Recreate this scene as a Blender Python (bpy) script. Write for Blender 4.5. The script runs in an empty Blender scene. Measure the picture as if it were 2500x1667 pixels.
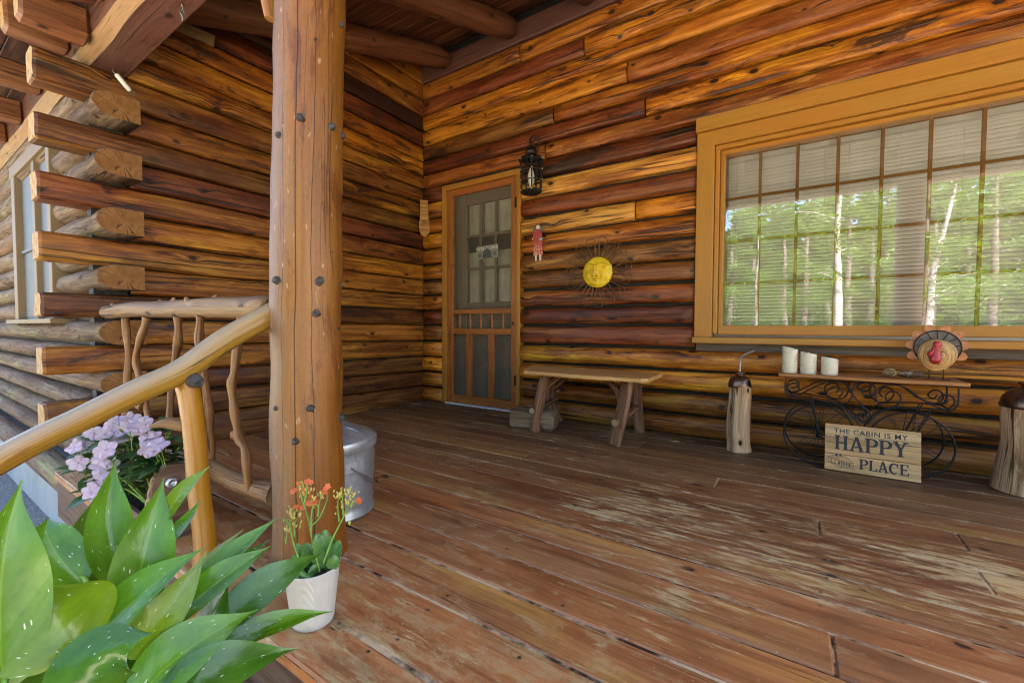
import bpy, math, random
from mathutils import Vector, Matrix, noise

SC = bpy.context.scene
COL = SC.collection
R = math.radians

# ------------------------------------------------------------------ camera
CAM = Vector((3.2, -3.2, 0.76))
YAW, PITCH, ROLL, FOC = R(33.43), R(1.92), R(0.19), 1039.94
_f = Vector((-math.sin(YAW) * math.cos(PITCH), math.cos(YAW) * math.cos(PITCH), -math.sin(PITCH)))
_r0 = Vector((math.cos(YAW), math.sin(YAW), 0))
_u0 = _r0.cross(_f)
_r = _r0 * math.cos(ROLL) + _u0 * math.sin(ROLL)
_u = _u0 * math.cos(ROLL) - _r0 * math.sin(ROLL)
cd = bpy.data.cameras.new('camera')
cd.sensor_width = 36.0
cd.lens = 36.0 * FOC / 2500.0
cd.clip_start = 0.02
cd.clip_end = 800.0
cam = bpy.data.objects.new('camera', cd)
COL.objects.link(cam)
cam.matrix_world = Matrix(((_r.x, _u.x, -_f.x, CAM.x), (_r.y, _u.y, -_f.y, CAM.y), (_r.z, _u.z, -_f.z, CAM.z), (0, 0, 0, 1)))
SC.camera = cam


def at(px, py, depth):
    """a point of the place, given where the photograph shows it and its distance along the view axis"""
    return CAM + (_f + _r * ((px - 1250) / FOC) - _u * ((py - 833.5) / FOC)) * depth


# ------------------------------------------------------------------ sky, sun, exposure
SUN_EL, SUN_AZ = R(50), R(38)          # the sun stands behind the cabin (+y), a little to the right
w = bpy.data.worlds.new('World')
SC.world = w
w.use_nodes = True
wn = w.node_tree.nodes
bg = wn['Background']
sky = wn.new('ShaderNodeTexSky')
sky.sky_type = 'NISHITA'
sky.sun_disc = False
sky.sun_elevation = SUN_EL
sky.sun_rotation = SUN_AZ
sky.air_density = 0.7
sky.dust_density = 4.0
w.node_tree.links.new(sky.outputs[0], bg.inputs[0])
bg.inputs[1].default_value = 0.125
sd = bpy.data.lights.new('sun', 'SUN')
sd.energy = 5.0
sd.angle = R(0.6)
sd.color = (1.0, 0.93, 0.82)
sun = bpy.data.objects.new('sun', sd)
COL.objects.link(sun)
_sd = Vector((math.sin(SUN_AZ) * math.cos(SUN_EL), math.cos(SUN_AZ) * math.cos(SUN_EL), math.sin(SUN_EL)))
sun.rotation_euler = _sd.to_track_quat('Z', 'Y').to_euler()
sun.location = (0, 0, 20)

SC.view_settings.view_transform = 'Standard'
SC.view_settings.look = 'None'
SC.view_settings.gamma = 1.0
SC.view_settings.use_curve_mapping = False
SC.view_settings.exposure = 3.35
SC.render.engine = 'CYCLES'
SC.cycles.use_denoising = True
SC.cycles.denoising_prefilter = 'NONE'
SC.cycles.filter_width = 1.1
SC.cycles.max_bounces = 10
SC.cycles.diffuse_bounces = 6
SC.cycles.transparent_max_bounces = 24
SC.cycles.caustics_reflective = False
SC.cycles.caustics_refractive = False
SC.cycles.sample_clamp_indirect = 6.0

# ------------------------------------------------------------------ mesh helpers


class MB:
    """collects surfaces (world coordinates) with metric UVs, built as ONE mesh object"""

    def __init__(s):
        s.v, s.f, s.uv, s.sm, s.mi, s.cur = [], [], [], [], [], 0

    def grid(s, rows, us, vs, closed=False, smooth=True, flip=False):
        b = len(s.v)
        n = len(rows[0])
        for r in rows:
            s.v.extend(r)
        m = n if closed else n - 1
        for i in range(len(rows) - 1):
            for j in range(m):
                k = (j + 1) % n
                q = [b + i * n + j, b + i * n + k, b + (i + 1) * n + k, b + (i + 1) * n + j]
                t = [(us[i], vs[j]), (us[i], vs[j + 1]), (us[i + 1], vs[j + 1]), (us[i + 1], vs[j])]
                if flip:
                    q.reverse()
                    t.reverse()
                s.f.append(q)
                s.uv.append(t)
                s.sm.append(smooth)
                s.mi.append(s.cur)
        return b

    def poly(s, pts, uv=None, smooth=False):
        b = len(s.v)
        s.v.extend(pts)
        s.f.append(list(range(b, b + len(pts))))
        if uv is None:
            o = pts[0]
            nrm = Vector((0, 0, 0))
            for i in range(1, len(pts) - 1):
                nrm += (pts[i] - o).cross(pts[i + 1] - o)
            e = (pts[1] - o).normalized() if (pts[1] - o).length > 1e-9 else Vector((1, 0, 0))
            g = nrm.normalized().cross(e) if nrm.length > 1e-12 else Vector((0, 0, 1))
            uv = [((p - o).dot(e), (p - o).dot(g)) for p in pts]
        s.uv.append(uv)
        s.sm.append(smooth)
        s.mi.append(s.cur)

    def tube(s, path, rad, n=8, caps=True, smooth=True, wob=0.0, seed=0.0, squash=None, endround=0.0):
        path = [Vector(p) for p in path]
        if not isinstance(rad, (list, tuple)):
            rad = [rad] * len(path)
        rad = list(rad)
        if endround > 0:
            a = path[0] + (path[1] - path[0]).normalized() * endround
            z = path[-1] + (path[-2] - path[-1]).normalized() * endround
            path = [path[0], a] + path[1:-1] + [z, path[-1]]
            rad = [rad[0] * .72, rad[0]] + rad[1:-1] + [rad[-1], rad[-1] * .72]
        t0 = (path[1] - path[0]).normalized()
        up = Vector((0, 0, 1)) if abs(t0.z) < .9 else Vector((1, 0, 0))
        side = t0.cross(up).normalized()
        rows, us = [], []
        L = 0.0
        for i, p in enumerate(path):
            if i == 0:
                t = t0
            elif i == len(path) - 1:
                t = (path[i] - path[i - 1]).normalized()
            else:
                t = ((path[i + 1] - path[i]).normalized() + (path[i] - path[i - 1]).normalized()).normalized()
            if i:
                L += (path[i] - path[i - 1]).length
            side = (side - t * side.dot(t)).normalized()
            nn = side.cross(t)
            row = []
            for j in range(n):
                a = 2 * math.pi * j / n
                rr = rad[i]
                if wob:
                    rr *= 1 + wob * noise.noise(Vector((L * 6 + seed * 9, math.cos(a) * 1.1 + seed, math.sin(a) * 1.1)))
                c, d = math.cos(a) * rr, math.sin(a) * rr
                if squash:
                    d *= squash
                row.append(p + side * c + nn * d)
            rows.append(row)
            us.append(L)
        rm = max(rad)
        vs = [2 * math.pi * rm * j / n for j in range(n + 1)]
        s.grid(rows, us, vs, closed=True, smooth=smooth)
        if caps:
            s.poly(list(reversed(rows[0])))
            s.poly(rows[-1])

    def bar(s, L, w, h, M, ch=.004, wob=0.0, seed=0.0, seg=1, smooth=False):
        """a chamfered bar, grain along local x (0..L), centred in y and z, placed by M"""
        y, z = w / 2, h / 2
        c = min(ch, y * .45, z * .45)
        sec = [(-y + c, -z), (y - c, -z), (y, -z + c), (y, z - c), (y - c, z), (-y + c, z), (-y, z - c), (-y, -z + c)]
        rows, us = [], []
        xs = [(0, 1), (c, 0)] + [(L * i / seg, 0) for i in range(1, seg)] + [(L - c, 0), (L, 1)]
        for x, e in xs:
            row = []
            for (a, b) in sec:
                if e:
                    a, b = a * (1 - c / y), b * (1 - c / z)
                q = Vector((x, a, b))
                if wob:
                    q.y += wob * noise.noise(Vector((x * 3 + seed * 7, a * 9, b * 9 + seed)))
                    q.z += wob * noise.noise(Vector((x * 3 + seed * 3, a * 9 + 5, b * 9)))
                row.append(M @ q)
            rows.append(row)
            us.append(x)
        vs = [0]
        for i in range(8):
            p, q = sec[i], sec[(i + 1) % 8]
            vs.append(vs[-1] + math.hypot(p[0] - q[0], p[1] - q[1]))
        s.grid(rows, us, vs, closed=True, smooth=smooth, flip=True)
        s.poly(list(rows[0]))
        s.poly(list(reversed(rows[-1])))

    def box(s, lo, hi, axis='x', ch=.003, **k):
        """axis-aligned bar between two corners, grain along axis"""
        lo, hi = Vector(lo), Vector(hi)
        d = hi - lo
        c = (lo + hi) / 2
        if axis == 'x':
            M = Matrix.Translation((lo.x, c.y, c.z))
            s.bar(d.x, d.y, d.z, M, ch, **k)
        elif axis == 'y':
            M = Matrix.Translation((c.x, lo.y, c.z)) @ Matrix.Rotation(R(90), 4, 'Z')
            s.bar(d.y, d.x, d.z, M, ch, **k)
        else:
            M = Matrix.Translation((c.x, c.y, lo.z)) @ Matrix.Rotation(R(-90), 4, 'Y')
            s.bar(d.z, d.y, d.x, M, ch, **k)

    def lathe(s, prof, c, n=24, M=None, smooth=True, caps=False):
        c = Vector(c)
        rows, us = [], [0]
        for i, (r, z) in enumerate(prof):
            row = []
            for j in range(n):
                a = 2 * math.pi * j / n
                p = Vector((r * math.cos(a), r * math.sin(a), z))
                row.append(c + (M @ p if M else p))
            rows.append(row)
            if i:
                us.append(us[-1] + math.hypot(prof[i][0] - prof[i - 1][0], prof[i][1] - prof[i - 1][1]))
        rm = max(p[0] for p in prof)
        vs = [2 * math.pi * rm * j / n for j in range(n + 1)]
        s.grid(rows, us, vs, closed=True, smooth=smooth, flip=True)
        if caps:
            s.poly(list(reversed(rows[0])))
            s.poly(rows[-1])

    def prism(s, pts, d, M, smooth=False):
        """outline pts (x,z) in local xz, thickness d along local y (0..d)"""
        a = [M @ Vector((p[0], 0, p[1])) for p in pts]
        b = [M @ Vector((p[0], d, p[1])) for p in pts]
        uv = [(p[0], p[1]) for p in pts]
        s.poly(a, uv)
        s.poly(list(reversed(b)), list(reversed(uv)))
        for i in range(len(pts)):
            j = (i + 1) % len(pts)
            s.poly([a[j], a[i], b[i], b[j]], smooth=smooth)

    def build(s, name, mat, parent=None, origin=None, **props):
        me = bpy.data.meshes.new(name)
        o = Vector(parent['_o']) if parent is not None else Vector(origin if origin is not None else (0, 0, 0))
        me.from_pydata([tuple(Vector(p) - o) for p in s.v], [], s.f)
        ul = me.uv_layers.new(name='UVMap')
        k = 0
        buf = []
        for t in s.uv:
            for q in t:
                buf.extend(q)
        ul.data.foreach_set('uv', buf)
        me.polygons.foreach_set('use_smooth', s.sm)
        for q in (mat if isinstance(mat, (list, tuple)) else [mat]):
            me.materials.append(q)
        me.polygons.foreach_set('material_index', s.mi)
        me.update()
        ob = bpy.data.objects.new(name, me)
        COL.objects.link(ob)
        ob['_o'] = tuple(o)
        if parent is not None:
            ob.parent = parent
        else:
            ob.location = o
        for a, b in props.items():
            ob[a] = b
        return ob


def thing(name, label, cat, origin, group=None, kind=None):
    o = bpy.data.objects.new(name, None)
    o.empty_display_size = .05
    COL.objects.link(o)
    o.location = origin
    o['_o'] = tuple(origin)
    tag(o, label, cat, group, kind)
    return o


def part_empty(name, parent):
    o = bpy.data.objects.new(name, None)
    o.empty_display_size = .05
    COL.objects.link(o)
    o.parent = parent
    o['_o'] = tuple(parent['_o'])
    return o


def tag(o, label=None, cat=None, group=None, kind=None):
    if label:
        o['label'] = label
    if cat:
        o['category'] = cat
    if group:
        o['group'] = group
    if kind:
        o['kind'] = kind
    return o


def bez(a, b, c, t):
    return a * ((1 - t) ** 2) + b * (2 * t * (1 - t)) + c * (t * t)


def spline(pts, k=6):
    """Catmull-Rom through pts"""
    P = [Vector(p) for p in pts]
    P = [P[0] * 2 - P[1]] + P + [P[-1] * 2 - P[-2]]
    out = []
    for i in range(1, len(P) - 2):
        for j in range(k):
            t = j / k
            a, b, c, d = P[i - 1], P[i], P[i + 1], P[i + 2]
            out.append(.5 * ((2 * b) + (c - a) * t + (2 * a - 5 * b + 4 * c - d) * t * t + (3 * b - a - 3 * c + d) * t ** 3))
    out.append(P[-2])
    return out


def lookM(loc, xdir, ydir):
    """local x along xdir, local y along ydir (orthogonalised), placed at loc"""
    x = Vector(xdir).normalized()
    y = Vector(ydir)
    y = (y - x * y.dot(x)).normalized()
    z = x.cross(y)
    return Matrix(((x.x, y.x, z.x, loc[0]), (x.y, y.y, z.y, loc[1]), (x.z, y.z, z.z, loc[2]), (0, 0, 0, 1)))


# ------------------------------------------------------------------ materials


class NT:
    def __init__(s, name):
        s.m = bpy.data.materials.new(name)
        s.m.use_nodes = True
        s.t = s.m.node_tree
        s.b = s.t.nodes['Principled BSDF']
        s.out = s.t.nodes['Material Output']

    def new(s, ty, **kw):
        n = s.t.nodes.new(ty)
        for k, v in kw.items():
            setattr(n, k, v)
        return n

    def put(s, sock, v):
        if hasattr(v, 'links') or isinstance(v, bpy.types.NodeSocket):
            s.t.links.new(v, sock)
        else:
            if sock.type == 'RGBA' and len(v) == 3:
                v = (*v, 1)
            sock.default_value = v

    def math(s, op, a, b=None, c=None, clamp=False):
        n = s.new('ShaderNodeMath', operation=op)
        n.use_clamp = clamp
        s.put(n.inputs[0], a)
        if b is not None:
            s.put(n.inputs[1], b)
        if c is not None:
            s.put(n.inputs[2], c)
        return n.outputs[0]

    def mix(s, f, a, b, mode='MIX'):
        n = s.new('ShaderNodeMix', data_type='RGBA', blend_type=mode)
        s.put(n.inputs[0], f)
        s.put(n.inputs[6], a)
        s.put(n.inputs[7], b)
        return n.outputs[2]

    def rng(s, v, a, b, c=0.0, d=1.0, smooth=True):
        n = s.new('ShaderNodeMapRange')
        n.interpolation_type = 'SMOOTHSTEP' if smooth else 'LINEAR'
        s.put(n.inputs[0], v)
        for i, q in enumerate((a, b, c, d)):
            s.put(n.inputs[i + 1], q)
        return n.outputs[0]

    def xyz(s, x, y, z=0.0):
        n = s.new('ShaderNodeCombineXYZ')
        s.put(n.inputs[0], x)
        s.put(n.inputs[1], y)
        s.put(n.inputs[2], z)
        return n.outputs[0]

    def sep(s, v):
        n = s.new('ShaderNodeSeparateXYZ')
        s.put(n.inputs[0], v)
        return n.outputs

    def noise(s, vec, scale=1.0, detail=2.0, rough=.5, dim='3D', dist=0.0):
        n = s.new('ShaderNodeTexNoise', noise_dimensions=dim)
        s.put(n.inputs['Vector'], vec)
        n.inputs['Scale'].default_value = scale
        n.inputs['Detail'].default_value = detail
        n.inputs['Roughness'].default_value = rough
        n.inputs['Distortion'].default_value = dist
        return n.outputs[0]

    def vor(s, vec, scale=1.0, dim='2D', feature='F1', rand=1.0):
        n = s.new('ShaderNodeTexVoronoi', voronoi_dimensions=dim, feature=feature)
        s.put(n.inputs['Vector'], vec)
        n.inputs['Scale'].default_value = scale
        n.inputs['Randomness'].default_value = rand
        return n

    def uv(s):
        n = s.new('ShaderNodeUVMap')
        n.uv_map = 'UVMap'
        return n.outputs[0]

    def obj(s):
        return s.new('ShaderNodeTexCoord').outputs['Object']

    def attr(s, name):
        n = s.new('ShaderNodeAttribute', attribute_type='OBJECT')
        n.attribute_name = name
        return n

    def bump(s, h, strength=.3, dist=.002):
        n = s.new('ShaderNodeBump')
        n.inputs['Strength'].default_value = strength
        n.inputs['Distance'].default_value = dist
        s.put(n.inputs['Height'], h)
        s.put(s.b.inputs['Normal'], n.outputs[0])
        return n

    def fin(s, col=None, rough=None, metal=None, spec=None, coat=None):
        if col is not None:
            s.put(s.b.inputs['Base Color'], col)
        if rough is not None:
            s.put(s.b.inputs['Roughness'], rough)
        if metal is not None:
            s.put(s.b.inputs['Metallic'], metal)
        if spec is not None:
            s.put(s.b.inputs['Specular IOR Level'], spec)
        if coat is not None:
            s.put(s.b.inputs['Coat Weight'], coat)
        return s.m


def wood(name, tint=None, dark=(.03, .012, .007), light=(.5, .3, .12), stain=.3, peel=.15, knots=.4, rough=.5,
         cracks=1.0, contrast=1.0, fine=.25, bump=.35, knotscale=1.0, attrs=False, extra=None, crackw=1.0, spec=.4, knotcol=(.028, .012, .007), hue=0.0):
    """grain runs along u (metres). With attrs, tint / stain / peel / seed are read from the object."""
    N = NT(name)
    u, v, _ = N.sep(N.uv())
    seed = N.attr('seed').outputs['Fac']
    u = N.math('ADD', u, N.math('MULTIPLY', seed, 17.3))
    v = N.math('ADD', v, N.math('MULTIPLY', seed, 5.7))
    if attrs:
        tint = N.attr('tint').outputs['Color']
        stain = N.attr('stain').outputs['Fac']
        peel = N.attr('peel').outputs['Fac']
    # knots
    V = N.vor(N.xyz(N.math('MULTIPLY', u, 3.6 * knotscale), N.math('MULTIPLY', v, 6.0 * knotscale)))
    vr, vg, vb = N.sep(V.outputs['Color'])
    gone = N.math('LESS_THAN', vr, 1 - knots)
    wobk = N.noise(N.xyz(N.math('MULTIPLY', u, 60), N.math('MULTIPLY', v, 90)), 1, 2)
    d = N.math('ADD', N.math('ADD', V.outputs['Distance'], N.math('MULTIPLY', wobk, .035)), gone)
    kr = N.math('MULTIPLY_ADD', vg, .06, .045)
    kmask = N.rng(N.math('DIVIDE', d, kr), .75, 1.15, 1, 0)
    kfield = N.rng(d, 0.03, .30, 1, 0)
    v2 = N.math('MULTIPLY_ADD', kfield, .02, v)
    g1 = N.noise(N.xyz(N.math('MULTIPLY', u, 1.4), N.math('MULTIPLY', v2, 34)), 1, 4, .6, dist=.3)
    g2 = N.noise(N.xyz(N.math('MULTIPLY', u, 7), N.math('MULTIPLY', v2, 260)), 1, 2, .6)
    g3 = N.noise(N.xyz(N.math('MULTIPLY', u, 4.5), N.math('MULTIPLY', v2, 105), 2.2), 1, 3, .65)
    p1 = N.noise(N.xyz(N.math('MULTIPLY', u, 2.1), N.math('MULTIPLY', v2, 10), 3.1), 1, 6, .72, dist=.5)
    p2 = N.noise(N.xyz(N.math('MULTIPLY', u, 2.6), N.math('MULTIPLY', v2, 16), 8.7), 1, 5, .7, dist=.6)
    p3 = N.noise(N.xyz(N.math('MULTIPLY', u, 1.0), N.math('MULTIPLY', v, 3), 12.7), 1, 3, .6)
    cr = N.noise(N.xyz(N.math('MULTIPLY', u, .8), N.math('MULTIPLY', v2, 24), 5.5), 1, 1.5, .5)
    cm = N.noise(N.xyz(N.math('MULTIPLY', u, 1.2), N.math('MULTIPLY', v, 8), 1.5), 1, 2)
    crack = N.math('MULTIPLY', N.rng(N.math('ABSOLUTE', N.math('SUBTRACT', cr, .5)), .002 * crackw, .013 * crackw, 1, 0), N.rng(cm, .46, .58))
    lo = N.mix(1.0, tint, (1 - .42 * contrast, 1 - .5 * contrast, 1 - .55 * contrast), 'MULTIPLY')
    hi = N.mix(1.0, tint, (1 + .25 * contrast, 1 + .32 * contrast, 1 + .4 * contrast), 'MULTIPLY')
    c = N.mix(N.rng(g1, .32, .68), lo, hi)
    c = N.mix(N.rng(p3, .3, .75), c, N.mix(1.0, c, (1.05, .86, .7), 'MULTIPLY'))
    if attrs:
        q1 = N.noise(N.xyz(N.math('MULTIPLY', u, .9), N.math('MULTIPLY', v2, 6), 21.3), 1, 4, .62, dist=.5)
        c = N.mix(N.math('MULTIPLY', N.rng(q1, .53, .66), .8), c, N.mix(1.0, c, (.62, .46, .36), 'MULTIPLY'))
        c = N.mix(N.math('MULTIPLY', N.rng(q1, .46, .36), .7), c, N.mix(1.0, c, (1.35, 1.75, 1.2), 'MULTIPLY'))
    c = N.mix(N.math('MULTIPLY', N.rng(g3, .5, .68), fine * 1.6, clamp=True), c, N.mix(1.0, c, (.38, .3, .26), 'MULTIPLY'))
    c = N.mix(N.math('MULTIPLY', N.rng(g3, .44, .3), fine), c, N.mix(1.0, c, (1.35, 1.35, 1.3), 'MULTIPLY'))
    pf = N.rng(p2, N.math('SUBTRACT', .78, N.math('MULTIPLY', peel, .4)), N.math('SUBTRACT', .84, N.math('MULTIPLY', peel, .4)))
    c = N.mix(N.math('MULTIPLY', pf, .75), c, light)
    s0 = N.math('MULTIPLY', stain, .36)
    sf1 = N.rng(p1, N.math('SUBTRACT', .66, s0), N.math('SUBTRACT', .73, s0))
    c = N.mix(N.math('MULTIPLY', sf1, .8), c, N.mix(1.0, c, (.58, .45, .34), 'MULTIPLY'))
    sf = N.rng(p1, N.math('SUBTRACT', .77, s0), N.math('SUBTRACT', .84, s0))
    c = N.mix(N.math('MULTIPLY', sf, .85), c, dark)
    c = N.mix(N.math('MULTIPLY', N.rng(g2, .45, .75), fine), c, N.mix(1.0, c, (.35, .3, .28), 'MULTIPLY'))
    ring = N.math('MULTIPLY', N.rng(N.math('DIVIDE', d, kr), 1.1, 1.9, 1, 0), .45)
    c = N.mix(ring, c, N.mix(1.0, c, (.5, .36, .28), 'MULTIPLY'))
    c = N.mix(kmask, c, knotcol)
    c = N.mix(N.math('MULTIPLY', crack, .85 * cracks), c, (.012, .008, .006))
    if extra:
        c = extra(N, c, u, v)
    h = N.math('ADD', N.math('MULTIPLY', g1, .5), N.math('MULTIPLY', g2, .18))
    h = N.math('SUBTRACT', h, N.math('MULTIPLY', crack, 1.2 * cracks))
    h = N.math('ADD', h, N.math('MULTIPLY', kmask, .5))
    N.bump(h, bump, .006)
    ro = N.math('MULTIPLY_ADD', g1, .25, rough - .12)
    return N.fin(c, ro, spec=spec)


def plain(name, col, rough=.5, metal=0.0, var=.15, scale=8.0, bump=0.0, spec=.5, var2=None, detail=4):
    N = NT(name)
    o = N.obj()
    n1 = N.noise(o, scale, detail, .6)
    c = N.mix(N.rng(n1, .3, .7), tuple(x * (1 - var) for x in col), tuple(min(1, x * (1 + var)) for x in col))
    if var2:
        c = N.mix(N.rng(N.noise(o, scale * .37, 5, .65), .52, .66), c, var2)
    if bump:
        N.bump(N.noise(o, scale * 4, 4, .6), bump, .003)
    return N.fin(c, N.math('MULTIPLY_ADD', n1, .2, rough - .1), metal=metal, spec=spec)


MAT = {}
MAT['log'] = wood('stained_log', attrs=True, light=(.58, .28, .06), knots=.75, rough=.44, dark=(.026, .01, .006), fine=.2, contrast=.95, knotscale=.85, crackw=3.4, bump=.5, spec=.35)
MAT['grey_log'] = wood('weathered_log', attrs=True, dark=(.09, .075, .06), light=(.42, .36, .29), knots=.75, rough=.75, fine=.45, contrast=.8, bump=.6, spec=.2, knotcol=(.03, .02, .015))


def _endgrain(name, a, b, grey=.0):
    N = NT(name)
    o = N.uv()
    x, y, _ = N.sep(o)
    n = N.noise(o, 14, 4, .6)
    r = N.math('SQRT', N.math('ADD', N.math('POWER', x, 2.0), N.math('POWER', y, 2.0)))
    ring = N.math('SINE', N.math('MULTIPLY', N.math('MULTIPLY_ADD', n, .012, r), 820))
    ang = N.math('ARCTAN2', y, x)
    ck = N.noise(N.xyz(N.math('MULTIPLY', ang, 1.3), N.math('MULTIPLY', r, 3.0)), 1, 2, .6)
    crack = N.math('MULTIPLY', N.rng(N.math('ABSOLUTE', N.math('SUBTRACT', ck, .5)), .004, .022, 1, 0), N.rng(r, .01, .03))
    saw = N.noise(N.xyz(N.math('MULTIPLY', x, 60), N.math('MULTIPLY', y, 12)), 1, 4, .7)
    c = N.mix(N.rng(n, .3, .7), a, b)
    c = N.mix(N.math('MULTIPLY', N.rng(ring, .1, .9), .3), c, tuple(q * .5 for q in a))
    c = N.mix(N.math('MULTIPLY', N.rng(saw, .5, .7), .35), c, tuple(q * .4 for q in a))
    c = N.mix(N.math('MULTIPLY', N.math('MULTIPLY', crack, N.rng(N.noise(o, 9, 1), .5, .6)), .75), c, (.02, .012, .008))
    N.bump(N.math('SUBTRACT', saw, crack), .5, .003)
    return N.fin(c, .85, spec=.12)


MAT['end_pale'] = _endgrain('sawn_log_end', (.34, .2, .09), (.5, .36, .2))
MAT['end_brown'] = _endgrain('weathered_log_end', (.17, .075, .022), (.26, .125, .042))
MAT['gap'] = plain('oakum_chinking', (.011, .009, .008), .7, var=.5, scale=60, bump=.5)


def _floor_extra(N, c, u, v):
    o = N.obj()
    x, y, z = N.sep(o)
    # trodden, sun-bleached wear with streaks along the boards
    m = N.noise(N.xyz(N.math('MULTIPLY', x, 1.3), N.math('MULTIPLY', y, 1.9)), 1, 3, .55)
    st = N.noise(N.xyz(N.math('MULTIPLY', x, 8), N.math('MULTIPLY', y, 42), 2.2), 1, 5, .72)
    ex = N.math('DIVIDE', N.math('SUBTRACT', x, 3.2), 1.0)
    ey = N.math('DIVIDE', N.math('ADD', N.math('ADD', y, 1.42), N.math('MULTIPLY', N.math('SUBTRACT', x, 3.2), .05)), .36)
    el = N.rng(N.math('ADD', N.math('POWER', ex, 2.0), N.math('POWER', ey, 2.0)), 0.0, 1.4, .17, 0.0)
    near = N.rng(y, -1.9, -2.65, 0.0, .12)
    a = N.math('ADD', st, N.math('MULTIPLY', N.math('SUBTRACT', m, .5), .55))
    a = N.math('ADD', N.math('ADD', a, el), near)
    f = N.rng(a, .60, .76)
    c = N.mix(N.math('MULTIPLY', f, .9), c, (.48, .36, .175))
    bl = N.noise(N.xyz(N.math('MULTIPLY', x, 11), N.math('MULTIPLY', y, 20), 9.0), 1, 6, .75)
    bm = N.noise(N.xyz(N.math('MULTIPLY', x, 1.5), N.math('MULTIPLY', y, 2.0), 4.0), 1, 2)
    c = N.mix(N.math('MULTIPLY', N.rng(N.math('MULTIPLY_ADD', N.math('SUBTRACT', bm, .5), .4, N.math('ADD', bl, near)), .57, .7), .5), c, (.41, .295, .14))
    c = N.mix(N.math('MULTIPLY', N.rng(bl, .42, .3), .5), c, N.mix(1.0, c, (.6, .5, .42), 'MULTIPLY'))
    g = N.noise(N.xyz(N.math('MULTIPLY', x, 3.1), N.math('MULTIPLY', y, 4.1), 7), 1, 4, .6)
    c = N.mix(N.math('MULTIPLY', N.rng(g, .52, .74), .35), c, (.07, .04, .022))
    sp = N.vor(N.xyz(N.math('MULTIPLY', x, 26), N.math('MULTIPLY', y, 26)))
    c = N.mix(N.math('MULTIPLY', N.rng(sp.outputs['Distance'], .03, .06, 1, 0), N.math('GREATER_THAN', N.sep(sp.outputs['Color'])[0], .75)), c, (.35, .28, .2))
    return c


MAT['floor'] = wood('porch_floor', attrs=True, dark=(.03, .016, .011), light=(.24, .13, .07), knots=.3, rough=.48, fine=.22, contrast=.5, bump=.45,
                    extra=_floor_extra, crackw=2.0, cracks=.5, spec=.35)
def _post_checks(N, c, u, v):
    a, b, _ = N.sep(N.uv())
    for k, (v0, w_, amp) in enumerate(((.285, .0022, .03), (.232, .0014, .045), (.33, .0012, .05))):
        n = N.noise(N.xyz(N.math('MULTIPLY', a, 1.6), float(k * 3 + 1)), 1, 3, .6)
        d = N.math('ABSOLUTE', N.math('SUBTRACT', N.math('MULTIPLY_ADD', n, amp, v0 - amp / 2), b))
        f = N.math('MULTIPLY', N.rng(d, w_ * .5, w_ * 1.3, 1, 0), N.rng(N.noise(N.xyz(N.math('MULTIPLY', a, 1.1), float(k * 5)), 1, 1), .3, .42))
        c = N.mix(f, c, (.014, .009, .006))
    g_ = N.new('ShaderNodeNewGeometry')
    nx_, ny_, nz_ = N.sep(g_.outputs['True Normal'])
    ex_ = N.math('ADD', N.math('MULTIPLY', nx_, -.45), N.math('MULTIPLY', ny_, -.9))
    wn_ = N.noise(N.xyz(N.math('MULTIPLY', a, 2.2), N.math('MULTIPLY', b, 34), 4.0), 1, 5, .7)
    c = N.mix(N.rng(N.math('MULTIPLY_ADD', wn_, .8, ex_), .8, 1.4, 0, .6), c, (.17, .122, .08))   # outward side greyed: weathering plus cool skylight painted into the colour
    sk_ = N.noise(N.xyz(N.math('MULTIPLY', a, 55), N.math('MULTIPLY', b, 90), 7.0), 1, 5, .75)
    c = N.mix(N.math('MULTIPLY', N.rng(sk_, .5, .66), .4), c, N.mix(1.0, c, (.5, .42, .36), 'MULTIPLY'))
    # pale scuffs
    wob_ = N.noise(N.xyz(N.math('MULTIPLY', a, 30), N.math('MULTIPLY', b, 30)), 1, 3)
    sc_ = N.vor(N.xyz(N.math('MULTIPLY', N.math('ADD', a, N.math('MULTIPLY', b, .6)), 14), N.math('MULTIPLY', N.math('ADD', b, N.math('MULTIPLY', wob_, .03)), 55)))
    q = N.math('MULTIPLY', N.rng(N.math('MULTIPLY_ADD', wob_, .25, sc_.outputs['Distance']), .16, .3, 1, 0), N.math('GREATER_THAN', N.sep(sc_.outputs['Color'])[0], .9))
    return N.mix(N.math('MULTIPLY', q, .6), c, (.42, .3, .18))


MAT['post'] = wood('post_wood', extra=_post_checks, tint=(.205, .084, .011), dark=(.075, .03, .01), light=(.32, .19, .085), stain=.3, peel=.36, knots=.0, rough=.45, contrast=.42, fine=.16, cracks=.5, crackw=1.0, bump=.35)
MAT['rail'] = wood('peeled_rail', tint=(.195, .12, .05), dark=(.085, .05, .02), light=(.33, .25, .14), stain=.3, peel=.42, knots=.3, rough=.6, contrast=.8, bump=.8)
MAT['baluster'] = wood('peeled_branch', tint=(.21, .105, .03), dark=(.085, .038, .012), light=(.32, .19, .08), stain=.3, peel=.35, knots=.5, rough=.55, bump=.8)
def _weather_top(N, c, u, v):
    g = N.new('ShaderNodeNewGeometry')
    nz = N.sep(g.outputs['Normal'])[2]
    n = N.noise(N.xyz(N.math('MULTIPLY', u, 3), N.math('MULTIPLY', v, 40)), 1, 4, .65)
    f = N.rng(N.math('ADD', nz, N.math('MULTIPLY', n, .9)), .55, 1.15, 0, .75)
    return N.mix(f, c, (.27, .215, .14))


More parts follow.
